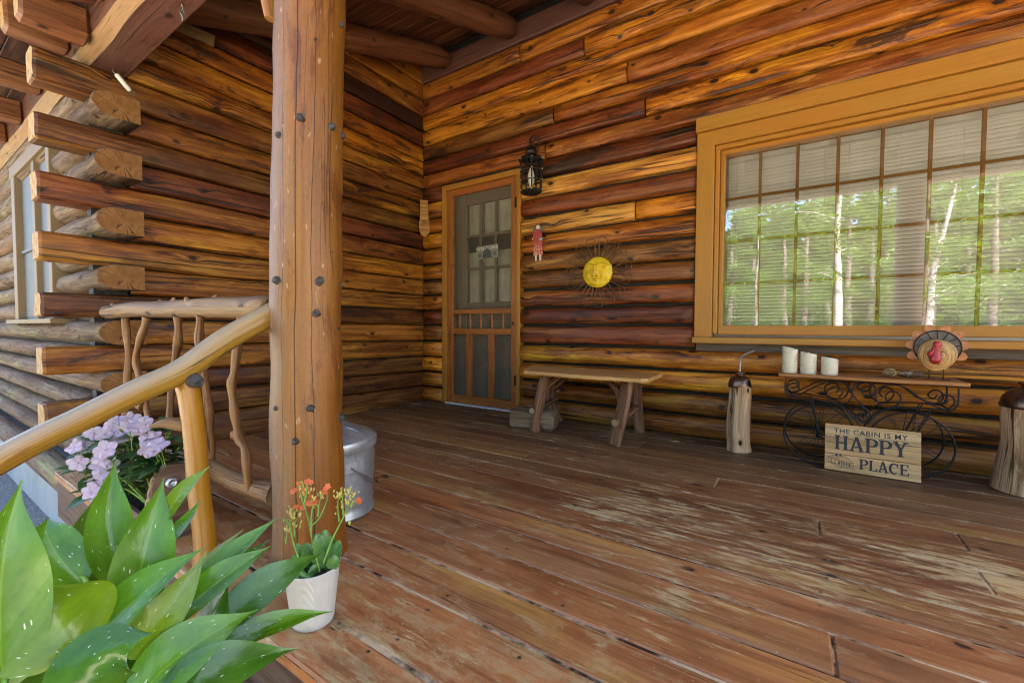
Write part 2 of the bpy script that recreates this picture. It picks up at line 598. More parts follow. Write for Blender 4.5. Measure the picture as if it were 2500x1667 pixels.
MAT['honey'] = wood('varnished_pole', tint=(.28, .16, .02), dark=(.09, .045, .012), light=(.36, .24, .08), stain=.16, peel=.3, knots=.1, rough=.34, contrast=.5, fine=.25, spec=.5, bump=.25, extra=_weather_top)
MAT['yellow_post'] = wood('varnished_newel', tint=(.27, .135, .003), dark=(.13, .055, .004), light=(.34, .185, .01), stain=.15, peel=.12, knots=.08, rough=.3, contrast=.35, fine=.15, spec=.5, bump=.2, cracks=.4)
MAT['beam'] = wood('hewn_beam', tint=(.115, .052, .036), dark=(.035, .02, .017), light=(.2, .1, .06), stain=.3, peel=.2, knots=.2, rough=.6, contrast=.5)
MAT['rafter'] = wood('rafter_log', tint=(.15, .06, .027), dark=(.035, .015, .01), light=(.27, .14, .07), stain=.3, peel=.3, knots=.3, rough=.55, contrast=.8)
MAT['ceiling'] = wood('ceiling_board_wood', attrs=True, dark=(.015, .007, .005), light=(.14, .06, .03), knots=.3, rough=.6, contrast=1.0)
MAT['tail'] = wood('rafter_tail_wood', tint=(.2, .08, .03), dark=(.04, .018, .012), light=(.36, .19, .08), stain=.3, peel=.25, knots=.25, rough=.55)
MAT['wane'] = wood('peeled_wane', tint=(.25, .15, .06), dark=(.12, .07, .03), light=(.33, .22, .11), stain=.15, peel=.3, knots=.3, rough=.6, contrast=.4)
MAT['trim'] = wood('ochre_painted_trim', tint=(.38, .185, .026), dark=(.25, .11, .018), light=(.44, .24, .06), stain=.05, peel=.02, knots=0.0, rough=.5, contrast=.1, fine=.12, cracks=.06, bump=.12)
MAT['door_wood'] = wood('screen_door_wood', tint=(.34, .125, .027), dark=(.15, .05, .015), light=(.42, .19, .05), stain=.2, peel=.1, knots=.15, rough=.48, contrast=.5, fine=.3)
MAT['inner_door'] = plain('inner_door_paint', (.2, .145, .095), .5, var=.05)
MAT['grey_board'] = wood('grey_weathered_board', tint=(.13, .115, .1), dark=(.05, .045, .04), light=(.2, .18, .15), stain=.3, peel=.1, knots=.2, rough=.75, contrast=.5)
MAT['bark'] = wood('bark_wood', tint=(.23, .125, .065), dark=(.085, .042, .022), light=(.36, .25, .16), stain=.38, peel=.4, knots=.35, rough=.8, contrast=1.2, fine=.5, bump=1.0, spec=.15)
MAT['bench_top'] = wood('bench_plank', tint=(.6, .36, .125), dark=(.3, .15, .045), light=(.62, .42, .2), stain=.2, peel=.2, knots=.2, rough=.4, contrast=.7)
MAT['cut'] = _endgrain('cut_wood', (.36, .23, .11), (.48, .34, .18))
MAT['drift'] = wood('bleached_log', tint=(.56, .4, .23), dark=(.2, .12, .06), light=(.68, .55, .38), stain=.42, peel=.35, knots=.35, rough=.75, contrast=.6, fine=.35, bump=.8, spec=.2)
MAT['block'] = wood('grey_timber', tint=(.22, .16, .09), dark=(.09, .06, .035), light=(.34, .26, .16), stain=.3, peel=.25, knots=.2, rough=.8, contrast=.7, bump=.8, spec=.15)
MAT['shelf'] = wood('shelf_plank', tint=(.34, .16, .05), dark=(.15, .06, .02), light=(.5, .28, .1), stain=.2, peel=.25, knots=.2, rough=.45)
MAT['sign'] = wood('pale_sign_wood', tint=(.58, .39, .175), dark=(.3, .18, .07), light=(.66, .48, .26), stain=.2, peel=.2, knots=.18, rough=.6, contrast=.5, cracks=.4)
MAT['planter'] = wood('planter_wood', tint=(.13, .08, .05), dark=(.05, .028, .017), light=(.21, .14, .09), stain=.25, peel=.25, knots=.3, rough=.65)
MAT['slab'] = wood('driftwood_slab', tint=(.4, .2, .05), dark=(.2, .08, .02), light=(.5, .3, .1), stain=.25, peel=.2, knots=.2, rough=.5)
MAT['stringer'] = wood('stair_stringer', tint=(.4, .19, .03), dark=(.16, .07, .02), light=(.5, .28, .07), stain=.2, peel=.2, knots=.2, rough=.4)

MAT['iron'] = plain('black_iron', (.018, .02, .022), .45, .7, .3, 30, .3)
MAT['old_iron'] = plain('aged_lantern_iron', (.035, .033, .032), .5, .8, .4, 40, .5, var2=(.07, .06, .05))
MAT['wire'] = plain('rusty_wire', (.15, .085, .042), .5, .7, .4, 60)
MAT['brass'] = plain('dull_brass', (.3, .17, .05), .4, .8)
MAT['copper'] = plain('oil_can_copper', (.17, .105, .07), .3, .9, .35, 18, .15, var2=(.05, .03, .022))
MAT['steel'] = plain('steel_tube', (.28, .27, .26), .35, .9, .3, 30)
MAT['knot'] = plain('dark_knot', (.035, .03, .026), .75, 0, .5, 90, .8, var2=(.1, .085, .07))
MAT['white'] = plain('white_plastic', (.66, .66, .62), .35, var=.06)
MAT['wax'] = plain('ivory_wax', (.6, .55, .4), .35, var=.06, scale=5)
MAT['cream'] = plain('cream_blind', (.87, .85, .79), .5, var=.04)
_n = MAT['cream'].node_tree
_tl = _n.nodes.new('ShaderNodeBsdfTranslucent')
_tl.inputs[0].default_value = (.8, .77, .68, 1)
_mx = _n.nodes.new('ShaderNodeMixShader')
_mx.inputs[0].default_value = .12
_n.links.new(_n.nodes['Principled BSDF'].outputs[0], _mx.inputs[1])
_n.links.new(_tl.outputs[0], _mx.inputs[2])
_n.links.new(_mx.outputs[0], _n.nodes['Material Output'].inputs[0])
MAT['rope'] = plain('tan_rope', (.3, .2, .12), .9, var=.3, scale=120, bump=.8)
MAT['soil'] = plain('dark_soil', (.022, .015, .011), .95, var=.6, scale=60, bump=1.0, var2=(.1, .07, .05))
MAT['concrete'] = plain('painted_foundation', (.4, .42, .41), .8, var=.06, scale=5, bump=.3, var2=(.33, .35, .34))
MAT['reflection_grey'] = plain('painted_reflection_grey', (.085, .095, .1), .55, var=.05)  # flat grey stands in for the sky's reflection on the panes
MAT['cream_trim'] = plain('buff_paint', (.17, .11, .045), .55, var=.06)
MAT['sunface'] = plain('yellow_painted_metal', (.68, .47, .016), .35, 0, .12, 20, .1, var2=(.54, .35, .012))
MAT['red'] = plain('red_paint', (.36, .02, .025), .35, 0, .15, 30)
MAT['black_paint'] = plain('black_lettering', (.022, .022, .026), .6, 0, .3, 60)
MAT['curtain'] = plain('curtain_cloth', (.78, .72, .6), .9, var=.12, scale=10)
MAT['room'] = plain('room_paint', (.5, .46, .4), .8, var=.06)
MAT['chrome'] = plain('zinc_bolt', (.5, .52, .52), .35, .9, .15, 40)


def _glass(name, tintc, base, k):
    N = NT(name)
    N.t.nodes.remove(N.b)
    tr = N.new('ShaderNodeBsdfTransparent')
    tr.inputs[0].default_value = (*tintc, 1)
    gl = N.new('ShaderNodeBsdfGlossy')
    gl.inputs['Roughness'].default_value = 0.0
    gl.inputs['Color'].default_value = (1, 1, 1, 1)
    fr = N.new('ShaderNodeFresnel')
    fr.inputs[0].default_value = 1.5
    mx = N.new('ShaderNodeMixShader')
    N.put(mx.inputs[0], N.math('MULTIPLY_ADD', fr.outputs[0], k, base, clamp=True))
    N.t.links.new(tr.outputs[0], mx.inputs[1])
    N.t.links.new(gl.outputs[0], mx.inputs[2])
    N.t.links.new(mx.outputs[0], N.out.inputs[0])
    return N.m


MAT['glass'] = _glass('window_glass', (.99, .99, .98), .18, 2.0)
MAT['glass2'] = _glass('plain_glass', (.9, .92, .9), .03, 1.0)


def _screen():
    N = NT('insect_screen')
    N.t.nodes.remove(N.b)
    tr = N.new('ShaderNodeBsdfTransparent')
    df = N.new('ShaderNodeBsdfDiffuse')
    df.inputs[0].default_value = (.16, .14, .11, 1)
    mx = N.new('ShaderNodeMixShader')
    mx.inputs[0].default_value = .3          # the weave is far finer than a pixel
    N.t.links.new(tr.outputs[0], mx.inputs[1])
    N.t.links.new(df.outputs[0], mx.inputs[2])
    N.t.links.new(mx.outputs[0], N.out.inputs[0])
    return N.m


MAT['screen'] = _screen()


def _leaf(name, a, b, vein=(.3, .42, .12), rough=.32, trans=.25, flecks=False, veins=15.0):
    N = NT(name)
    u, v, _ = N.sep(N.uv())
    av = N.math('ABSOLUTE', N.math('SUBTRACT', v, .5))
    sd = N.attr('seed').outputs['Fac']
    n = N.noise(N.xyz(N.math('MULTIPLY_ADD', sd, 9.0, N.math('MULTIPLY', u, 2.5)), N.math('MULTIPLY', v, 2.5), N.math('MULTIPLY', sd, 3.0)), 1, 3)
    c = N.mix(N.rng(n, .3, .7), a, b)
    if veins:
        ph = N.math('MULTIPLY', N.math('SUBTRACT', u, N.math('MULTIPLY', av, .55)), veins * 2 * math.pi)
        vn = N.rng(N.math('SINE', ph), .3, 1.0)
        c = N.mix(N.math('MULTIPLY', vn, .07), c, tuple(x * .45 for x in a))
    mo = N.noise(N.xyz(N.math('MULTIPLY_ADD', sd, 5.0, N.math('MULTIPLY', u, 22)), N.math('MULTIPLY', v, 9)), 1, 5, .7)
    c = N.mix(N.math('MULTIPLY', N.rng(mo, .42, .7), .45), c, N.mix(1.0, c, (.55, .62, .5), 'MULTIPLY'))
    mid = N.rng(av, .008, .026, 1, 0)
    c = N.mix(N.math('MULTIPLY', mid, .6), c, vein)
    if flecks:
        fv = N.vor(N.xyz(N.math('MULTIPLY_ADD', sd, 31.0, N.math('MULTIPLY', u, 7)), N.math('ADD', N.math('MULTIPLY', v, 13), N.math('MULTIPLY', u, 5))))
        fr, fg, fb = N.sep(fv.outputs['Color'])
        fm = N.math('MULTIPLY', N.rng(fv.outputs['Distance'], N.math('MULTIPLY', fg, .1), N.math('MULTIPLY_ADD', fg, .1, .04), 1, 0), N.math('GREATER_THAN', fr, .76))
        c = N.mix(N.math('MULTIPLY', fm, .85), c, (.7, .74, .55))
    N.fin(c, rough, spec=.5)
    if veins:
        N.bump(N.math('SUBTRACT', N.math('MULTIPLY', vn, .5), mid), .05, .002)
    tl = N.new('ShaderNodeBsdfTranslucent')
    N.put(tl.inputs[0], N.mix(.5, c, (.35, .55, .05), 'MIX'))
    mx = N.new('ShaderNodeMixShader')
    mx.inputs[0].default_value = trans
    N.t.links.new(N.b.outputs[0], mx.inputs[1])
    N.t.links.new(tl.outputs[0], mx.inputs[2])
    N.t.links.new(mx.outputs[0], N.out.inputs[0])
    return N.m


MAT['lily'] = _leaf('peace_lily_leaf', (.045, .14, .004), (.085, .22, .009), (.15, .27, .03), .23, .2, True)
MAT['lily_young'] = _leaf('young_lily_leaf', (.1, .19, .005), (.15, .25, .008), (.18, .26, .04), .22, .3, True)
MAT['lily_dark'] = _leaf('dark_lily_leaf', (.024, .088, .006), (.044, .135, .01), (.055, .12, .03), .2, .18, True)
MAT['stem'] = plain('green_stem', (.13, .25, .03), .4, var=.2)
MAT['impatiens'] = _leaf('impatiens_leaf', (.02, .065, .025), (.045, .115, .04), (.14, .2, .09), .3, .2, False, 14)
MAT['kalanchoe'] = _leaf('succulent_leaf', (.05, .14, .045), (.1, .24, .06), (.12, .25, .06), .35, .2, False, 0)
MAT['lilac'] = _leaf('lilac_petal', (.58, .43, .6), (.68, .55, .69), (.6, .45, .7), .6, .35, False, 0)
MAT['orange'] = _leaf('orange_petal', (.68, .1, .03), (.75, .18, .05), (.7, .2, .05), .55, .3, False, 0)
MAT['bud'] = plain('yellow_green_bud', (.42, .36, .07), .6, var=.35, scale=60)
MAT['spathe'] = _leaf('pale_spathe', (.5, .58, .26), (.6, .66, .36), (.5, .6, .3), .45, .4, False, 0)
MAT['birch'] = plain('birch_bark', (.23, .22, .215), .8, var=.2, scale=3, var2=(.08, .075, .07))
MAT['trunk'] = plain('grey_brown_bark', (.1, .085, .07), .9, var=.4, scale=6, bump=.6)
MAT['foliage'] = _leaf('forest_leaf', (.03, .085, .008), (.085, .17, .015), (.08, .16, .02), .55, .4, False, 0)


def _ground():
    N = NT('forest_floor')
    o = N.obj()
    n = N.noise(o, .35, 6, .65)
    m = N.noise(o, 14, 4, .7)
    c = N.mix(N.rng(m, .3, .7), (.05, .075, .02), (.11, .13, .045))
    c = N.mix(N.rng(n, .48, .62), c, (.17, .13, .08))
    N.bump(m, .6, .03)
    return N.fin(c, .95, spec=.1)


MAT['ground'] = _ground()


def _asphalt():
    N = NT('asphalt')
    o = N.obj()
    m = N.noise(o, 160, 3, .7)
    n = N.noise(o, 1.1, 5, .6)
    sp = N.vor(o, 110, '3D')
    c = N.mix(N.rng(m, .3, .7), (.1, .105, .115), (.2, .205, .215))
    c = N.mix(N.math('MULTIPLY', N.rng(n, .4, .7), .5), c, (.2, .19, .17))
    c = N.mix(N.math('GREATER_THAN', N.sep(sp.outputs['Color'])[0], .86), c, (.32, .31, .3))
    N.bump(m, .8, .006)
    return N.fin(c, .9, spec=.2)


MAT['asphalt'] = _asphalt()
MAT['bounce_ground'] = plain('pale_bounce_gravel', (.46, .41, .33), .95, var=.25, scale=25, bump=.6, spec=.1)


def _galv():
    N = NT('galvanised_steel')
    o = N.obj()
    v = N.vor(o, 38, '3D')
    n = N.noise(o, 9, 4, .65)
    c = N.mix(N.sep(v.outputs['Color'])[0], (.3, .33, .335), (.4, .43, .435))
    c = N.mix(N.math('MULTIPLY', N.rng(n, .5, .68), .6), c, (.27, .27, .24))
    s = N.noise(N.xyz(N.math('MULTIPLY', N.sep(o)[0], 20), N.math('MULTIPLY', N.sep(o)[1], 20), N.math('MULTIPLY', N.sep(o)[2], 4)), 1, 4, .7)
    c = N.mix(N.math('MULTIPLY', N.rng(s, .6, .74), .5), c, (.6, .61, .6))
    return N.fin(c, N.math('MULTIPLY_ADD', n, .25, .2), metal=.6)


MAT['galv'] = _galv()
# ------------------------------------------------------------------ the cabin
rnd = random.Random(7)
J = [-.012, .146, .302, .457, .615, .78, .93, 1.084, 1.24, 1.395, 1.556, 1.71, 1.86, 2.02, 2.17, 2.307, 2.452, 2.595, 2.754, 2.906, 3.06, 3.22, 3.40]
JA = [-.015, .21, .363, .50, .656, .80, .936, 1.09, 1.245, 1.40, 1.55, 1.70, 1.845, 2.0, 2.17, 2.307, 2.452, 2.595, 2.754, 2.906, 3.06, 3.22, 3.40]

YEL, ORG, MAR, BRN, DRK, HON, RED, PAL = ((.54, .215, .018), (.4, .148, .017), (.19, .054, .017), (.23, .097, .02), (.075, .028, .016),
                                          (.38, .158, .02), (.3, .1, .02), (.62, .31, .06))

cabin = thing('log_cabin', 'stained log cabin with a covered porch, screen door and wide ochre window', 'cabin', (0, 0, 0))


def roof_z(y):
    return 3.48 + .377 * y


# dark chinking behind the logs = the wall parts
def wallpart(lo, hi, label):
    m = MB()
    m.box(lo, hi, ch=.002)
    o = m.build('wall', MAT['gap'], cabin)
    o['label'] = label
    return o


m = MB()
m.box((-.16, .03, -.05), (.30, .15, 3.5), ch=.002)
m.box((.30, .03, 2.11), (1.17, .15, 3.5), ch=.002)
m.box((1.17, .03, -.05), (2.66, .15, 3.5), ch=.002)
m.box((2.66, .03, -.05), (4.98, .15, .68), ch=.002)
m.box((2.66, .03, 2.15), (4.98, .15, 3.5), ch=.002)
m.box((4.98, .03, -.05), (7.4, .15, 3.5), ch=.002)
WB = m.build('wall', MAT['gap'], cabin)
WB['label'] = 'long log wall with the screen door and the wide window'
m = MB()
b = [(.03, -.05), (-2.5, -.05), (-2.5, 2.2), (.03, 3.45)]
m.prism([(-p[0], p[1]) for p in b], .08, lookM((-.13, 0, 0), (0, -1, 0), (1, 0, 0)))
WA = m.build('wall', MAT['gap'], cabin)
WA['label'] = 'side log wall with crossed log ends, left of the porch corner'
m = MB()
m.box((-5.0, -2.46, -.1), (-1.94, -2.36, 2.2), ch=.002)
m.box((-.72, -2.46, -.1), (-.02, -2.36, 2.2), ch=.002)
m.box((-1.99, -2.46, -.1), (-.72, -2.36, .79), ch=.002)
m.box((-1.99, -2.46, 1.95), (-.72, -2.36, 2.2), ch=.002)
WC = m.build('wall', MAT['gap'], cabin)
WC['label'] = 'grey weathered outer log wall with a grey paned window, far left'


def siding(parent, x0, x1, z0, z1, tint, stain=.3, peel=.1, rnd_=0.3, bulge=.034):
    """a log of the long wall: bulging face towards -y"""
    s = rnd.uniform(0, 40)
    m = MB()
    n = max(2, int((x1 - x0) / .11))
    xs = [x0 + .004, x0 + .016] + [x0 + (x1 - x0) * i / n for i in range(1, n)] + [x1 - .016, x1 - .004]
    A = [-90 + 180 * k / 10 for k in range(11)]
    rows, us = [], []
    for ix, x in enumerate(xs):
        e = .62 if ix in (0, len(xs) - 1) else 1.0
        w1 = noise.noise(Vector((x * 1.1, s, 0))) * .008 + noise.noise(Vector((x * 5, s, 3))) * .004
        w2 = noise.noise(Vector((x * .8, s, 9))) * .006
        zc, hh = (z0 + z1) / 2 + w1, (z1 - z0) / 2 - .0095 + w2 * .5
        row = [Vector((x, .05, zc - hh * .96))]
        for a in A:
            sn, cs = math.sin(R(a)), math.cos(R(a))
            dd = bulge * (abs(cs) ** (rnd_)) * e + (.006 * noise.noise(Vector((x * 2.3, a * .02, s))) + .0025 * noise.noise(Vector((x * 9, a * .05, s)))) * (cs > .1)
            row.append(Vector((x, -dd + .006 * (1 - cs), zc + hh * sn * (e * .06 + .94))))
        row.append(Vector((x, .05, zc + hh * .96)))
        rows.append(row)
        us.append(x)
    vs = [0]
    for k in range(len(rows[1]) - 1):
        vs.append(vs[-1] + (rows[1][k + 1] - rows[1][k]).length)
    m.grid(rows, us, vs, smooth=True)
    m.poly(list(reversed(rows[0])))
    m.poly(rows[-1])
    return m.build('log', MAT['log'], parent, tint=list(tint), stain=stain, peel=peel, seed=s)


def jit(c, k=.12):
    q = 1 + rnd.uniform(-k, k)
    return tuple(x * q for x in c)


# course: list of (x0, x1, tint, stain, peel)
END = 7.2
B_rows = {
    20: [(0, 1.172, ORG, .3, .1), (1.172, END, ORG, .25, .25)],
    19: [(0, 1.772, MAR, .35, .12), (1.772, END, YEL, .3, .2)],
    18: [(0, END, YEL, .42, .2)],
    17: [(0, 2.122, YEL, .3, .25), (2.122, END, RED, .35, .25)],
    16: [(0, 1.505, BRN, .42, .22), (1.505, END, ORG, .42, .25)],
    15: [(0, 2.261, MAR, .45, .12), (2.261, END, YEL, .5, .2)],
    14: [(0, 1.429, RED, .2, .12), (1.429, END, RED, .35, .5)],
    13: [(0, .272, MAR, .3, 0), (1.192, 2.63, MAR, .6, .15)],
    12: [(0, .272, HON, .3, .2), (1.192, 2.63, PAL, .12, .3)],
    11: [(0, .272, ORG, .3, .2), (1.192, 2.63, MAR, .25, .0)],
    10: [(0, .272, YEL, .3, .2), (1.192, 2.201, PAL, .2, .3), (2.201, 2.63, YEL, .25, .2)],
    9: [(0, .272, ORG, .3, .1), (1.192, 2.63, ORG, .35, .1)],
    8: [(0, .272, HON, .4, .1), (1.192, 2.63, BRN, .3, .12)],
    7: [(0, .272, BRN, .3, .1), (1.192, 2.63, BRN, .3, .05)],
    6: [(0, .272, ORG, .3, .1), (1.192, 2.63, RED, .42, .1)],
    5: [(0, .272, MAR, .3, .1), (1.192, 2.63, MAR, .55, .25)],
    4: [(0, .272, BRN, .3, .1), (1.192, 2.63, MAR, .18, .05)],
    3: [(0, .272, HON, .3, .1), (1.192, END, HON, .4, .22)],
    2: [(0, .272, YEL, .3, .1), (1.192, END, HON, .3, .3)],
    1: [(0, .272, HON, .3, .1), (1.192, END, BRN, .3, .2)],
    0: [(0, .272, HON, .3, .1), (1.192, END, BRN, .25, .18)],
}
for i, row in B_rows.items():
    for (x0, x1, t, st, pe) in row:
        low = i < 4
        zt = J[i + 1]
        if i == 4 and x0 > 1:
            zt = J[i + 1]
        siding(WB, x0, x1, J[i], zt, jit(tuple(q * (1.5 if i < 4 else 1) for q in t)), min(.75, st + .16), pe, .75 if low else (.5 if i < 13 else .32), .058 if low else (.042 if i < 14 else .034))

# flat top plate under the rafters
m = MB()
m.box((0, -.03, 3.225), (END, .05, 3.40), ch=.01)
m.build('top_plate', MAT['beam'], cabin, seed=3.0)
m = MB()
m.box((2.635, -.012, .603), (5.0, .05, .656), ch=.003)
m.build('apron_board', MAT['grey_board'], cabin, seed=1.0)


def a_log(i, yend, tint, st, pe, pale=False):
    """a hewn log of the side wall, face towards +x"""
    s = rnd.uniform(0, 40)
    m = MB()
    n = max(2, int(-yend / .16))
    ys = [-.002] + [yend * k / n for k in range(1, n)] + [yend + .012, yend]
    rows, us = [], []
    for iy, y in enumerate(ys):
        k = min(1, y / -2.71)
        z0 = J[i] * (1 - k) + JA[i] * k + .005
        z1 = J[i + 1] * (1 - k) + JA[i + 1] * k - .005
        w1 = noise.noise(Vector((y * 1.3, s, 0))) * .007
        z0 += w1
        z1 += w1
        e = .008 if iy == len(ys) - 1 else 0
        sec = [(-.145, z0 + .012), (-.135, z0), (-.008, z0 + .001), (.004, z0 + .012), (.009, z0 * .65 + z1 * .35), (.009, z0 * .35 + z1 * .65), (.004, z1 - .014), (-.01, z1), (-.135, z1), (-.145, z1 - .012)]
        zc = (z0 + z1) / 2
        row = []
        for q, (a, z) in enumerate(sec):
            dd = .0045 * noise.noise(Vector((y * 2.1, q * .25, s)))
            if e:
                a, z = a * .93 - .004, zc + (z - zc) * .93
            row.append(Vector((a + dd, y + (.006 * noise.noise(Vector((q, s, 4))) if e else 0), z)))
        rows.append(row)
        us.append(y)
    vs = [0]
    for q in range(10):
        vs.append(vs[-1] + (rows[0][(q + 1) % 10] - rows[0][q]).length)
    m.grid(rows, us, vs, closed=True, smooth=False, flip=False)
    for f in range(len(m.sm)):
        m.sm[f] = False
    m.cur = 1
    cz = sum(p.z for p in rows[-1]) / 10
    m.poly(rows[-1], [(p.x + .066, p.z - cz) for p in rows[-1]])
    return m.build('log', [MAT['log'], MAT['end_pale']], WA, tint=list(tint), stain=st, peel=pe, seed=s)


A_rows = {0: (BRN, .35, .05), 1: (BRN, .4, .05), 2: (BRN, .35, .1), 3: (HON, .3, .15), 4: (HON, .28, .15), 5: (BRN, .45, .05), 6: (HON, .3, .1), 7: (HON, .25, .15),
          8: (YEL, .35, .1), 9: (RED, .4, .05), 10: (MAR, .3, .0), 11: (BRN, .35, .05), 12: (HON, .5, .1), 13: (BRN, .35, .1), 14: (HON, .3, .15), 15: (YEL, .4, .15),
          16: (ORG, .5, .1), 17: (MAR, .6, .1), 18: (DRK, .6, .12), 19: (RED, .3, .05), 20: (ORG, .25, .1), 21: (ORG, .25, .1)}
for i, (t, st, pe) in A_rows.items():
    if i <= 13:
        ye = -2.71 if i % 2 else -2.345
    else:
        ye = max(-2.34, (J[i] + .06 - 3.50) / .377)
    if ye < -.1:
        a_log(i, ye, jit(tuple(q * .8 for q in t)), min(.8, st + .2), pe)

# outer wall: round grey logs, alternate ones crossing the corner
JC = [-.07, .09, .24, .38, .517, .655, .80, .95, 1.09, 1.245, 1.395, 1.55, 1.70, 1.85, 1.995, 2.13]


def c_log(i, x0, x1, endcut):
    s = rnd.uniform(0, 40)
    m = MB()
    z0, z1 = JC[i] + .004, JC[i + 1] - .004
    n = max(2, int((x1 - x0) / .15))
    xs = [x0, x0 + .01] + [x0 + (x1 - x0) * k / n for k in range(1, n)] + [x1 - .012, x1]
    rows, us = [], []
    for ix, x in enumerate(xs):
        hh = (z1 - z0) / 2 * (1 + .05 * noise.noise(Vector((x * 1.5, s, 1))))
        zc = (z0 + z1) / 2 + .005 * noise.noise(Vector((x * 1.2, s, 7)))
        e = .95 if ix in (0, len(xs) - 1) else 1
        if endcut and abs(x + .02) < .07:
            e *= .9
        row = [Vector((x, -2.342, zc - hh * e)), Vector((x, -2.342, zc + hh * e))]
        for a in range(75, -91, -15):
            c_, s_ = math.cos(R(a)), math.sin(R(a))
            row.append(Vector((x, -2.435 - .105 * e * (abs(c_) ** .8) * (1 if c_ > 0 else -1) + .006 * noise.noise(Vector((x * 3, a * .03, s))), zc + hh * s_ * e)))
        rows.append(row)
        us.append(x)
    vs = [0]
    k = len(rows[0])
    for q in range(k):
        vs.append(vs[-1] + (rows[1][(q + 1) % k] - rows[1][q]).length)
    m.grid(rows, us, vs, closed=True, smooth=True)
    m.cur = 1
    cz = (z0 + z1) / 2
    m.poly(rows[-1], [(p.y + 2.42, p.z - cz) for p in rows[-1]])
    m.poly(list(reversed(rows[0])))
    return m.build('log', [MAT['grey_log'], MAT['end_brown']], WC, tint=list(jit((.165, .122, .083))), stain=.3, peel=.3, seed=s)


for i in range(len(JC) - 1):
    cross = i % 2 == 1 and i >= 3
    xe = .2 + rnd.uniform(-.012, .012) if cross else -.15
    if 6 <= i <= 12:
        c_log(i, -4.6, -1.93, False)
        c_log(i, -.70 + rnd.uniform(-.02, .03), xe, cross)
    else:
        c_log(i, -4.6, xe if i > 0 else .3, cross)
# lowest log, running on under the deck edge
m = MB()
m.tube([(-4.6, -2.58, -.10), (-2, -2.585, -.095), (-.8, -2.59, -.1), (.2, -2.60, -.1), (.52, -2.61, -.105)], [.075, .07, .073, .068, .066], 14, wob=.08)
m.build('log', MAT['grey_log'], WC, tint=[.165, .122, .083], stain=.3, peel=.3, seed=5.0)

m = MB()
m.box((-6, -2.50, -.7), (.55, -2.30, -.12), ch=.004)
m.build('foundation', MAT['concrete'], cabin)

# ------------------------------------------------------------------ the far-left window
wc = part_empty('window', cabin)
wc['label'] = 'pale framed window with grey panes in the outer wall'
m = MB()
m.box((-1.93, -2.55, .80), (-1.81, -2.44, 1.98), 'z')
m.build('frame', MAT['cream_trim'], wc)
m = MB()
m.box((-.77, -2.55, .80), (-.69, -2.44, 1.98), 'z')
m.build('frame', MAT['cream_trim'], wc)
m = MB()
m.box((-1.95, -2.555, 1.90), (-.66, -2.44, 1.985), 'x')
m.build('frame', MAT['cream_trim'], wc)
m = MB()
m.box((-2.1, -2.58, .775), (-.60, -2.44, .805), 'x')
m.build('sill', MAT['cream_trim'], wc)
m = MB()
m.box((-1.265, -2.54, .805), (-1.19, -2.47, 1.90), 'z')
m.build('mullion', MAT['cream_trim'], wc)
for a, b_ in ((-1.81, -1.265), (-1.19, -.77)):
    m = MB()
    m.box((a, -2.51, .805), (b_, -2.49, 1.90), 'z')
    m.build('pane', MAT['reflection_grey'], wc)
    m = MB()
    m.box((a, -2.525, 1.31), (b_, -2.512, 1.335), 'x')
    m.build('rail', MAT['reflection_grey'], wc)

# ------------------------------------------------------------------ roof
m = MB()
pts = [(-2.99, roof_z(-2.99) + .045), (1.0, roof_z(1.0) + .045), (4.3, 2.7), (4.3, 2.85), (1.0, roof_z(1.0) + .22), (-2.99, roof_z(-2.99) + .2)]
m.prism(pts, 11.7, lookM((5.8, 0, 0), (0, 1, 0), (-1, 0, 0)))
roof = m.build('roof', plain('dark_roofing', (.03, .03, .032), .9), cabin)
y = -2.97
wd = .135
while y < -.02:
    m = MB()
    c = rnd.uniform(.7, 1.3)
    a = math.atan(.377)
    M_ = Matrix.Translation((-4.4, y + wd / 2, roof_z(y + wd / 2) + .013)) @ Matrix.Rotation(a, 4, 'X')
    m.bar(10.15, (wd - .006) / math.cos(a), .022, M_, ch=.003)
    m.build('ceiling_board', MAT['ceiling'], roof, tint=[.15 * c, .056 * c, .026 * c], stain=rnd.uniform(.3, .6), peel=rnd.uniform(.1, .35), seed=rnd.uniform(0, 30))
    y += wd
for k, x in enumerate([.33, 1.08, 1.83, 2.6, 3.35, 4.1, 4.9, 5.6]):
    m = MB()
    P0, P1 = Vector((x + .02, -2.75, 3.376 - .377 * 2.75)), Vector((x, -.06, 3.376 - .377 * .06))
    path = [P0.lerp(P1, t / 14) + Vector((.012 * noise.noise(Vector((t * .4, k, 0))), 0, .01 * noise.noise(Vector((t * .4, k, 5))))) for t in range(15)]
    m.tube(path, [.098 - .002 * (t % 3) for t in range(15)], 16, wob=.09, seed=k, endround=.02)
    m.build('rafter', MAT['rafter'], roof, seed=k * 1.7)
# rafter tails beyond the beam
for k, (x, z) in enumerate([(1.75, 2.26), (1.1, 2.26), (.459, 2.262), (.142, 2.18), (-.214, 2.258), (-.895, 2.225), (-1.5, 2.2), (-2.11, 2.205), (-2.7, 2.2)]):
    m = MB()
    M_ = lookM((x + .055, -2.548, z + .075), (0, -1, -.03), (1, 0, 0))
    m.bar(.238, .115, .15, M_, ch=.014, wob=.01, seed=k, seg=4)
    m.mi[-1] = 1
    m.mi[-2] = 1
    m.build('rafter_tail', [MAT['tail'], MAT['cut']], roof, seed=k * 2.1)

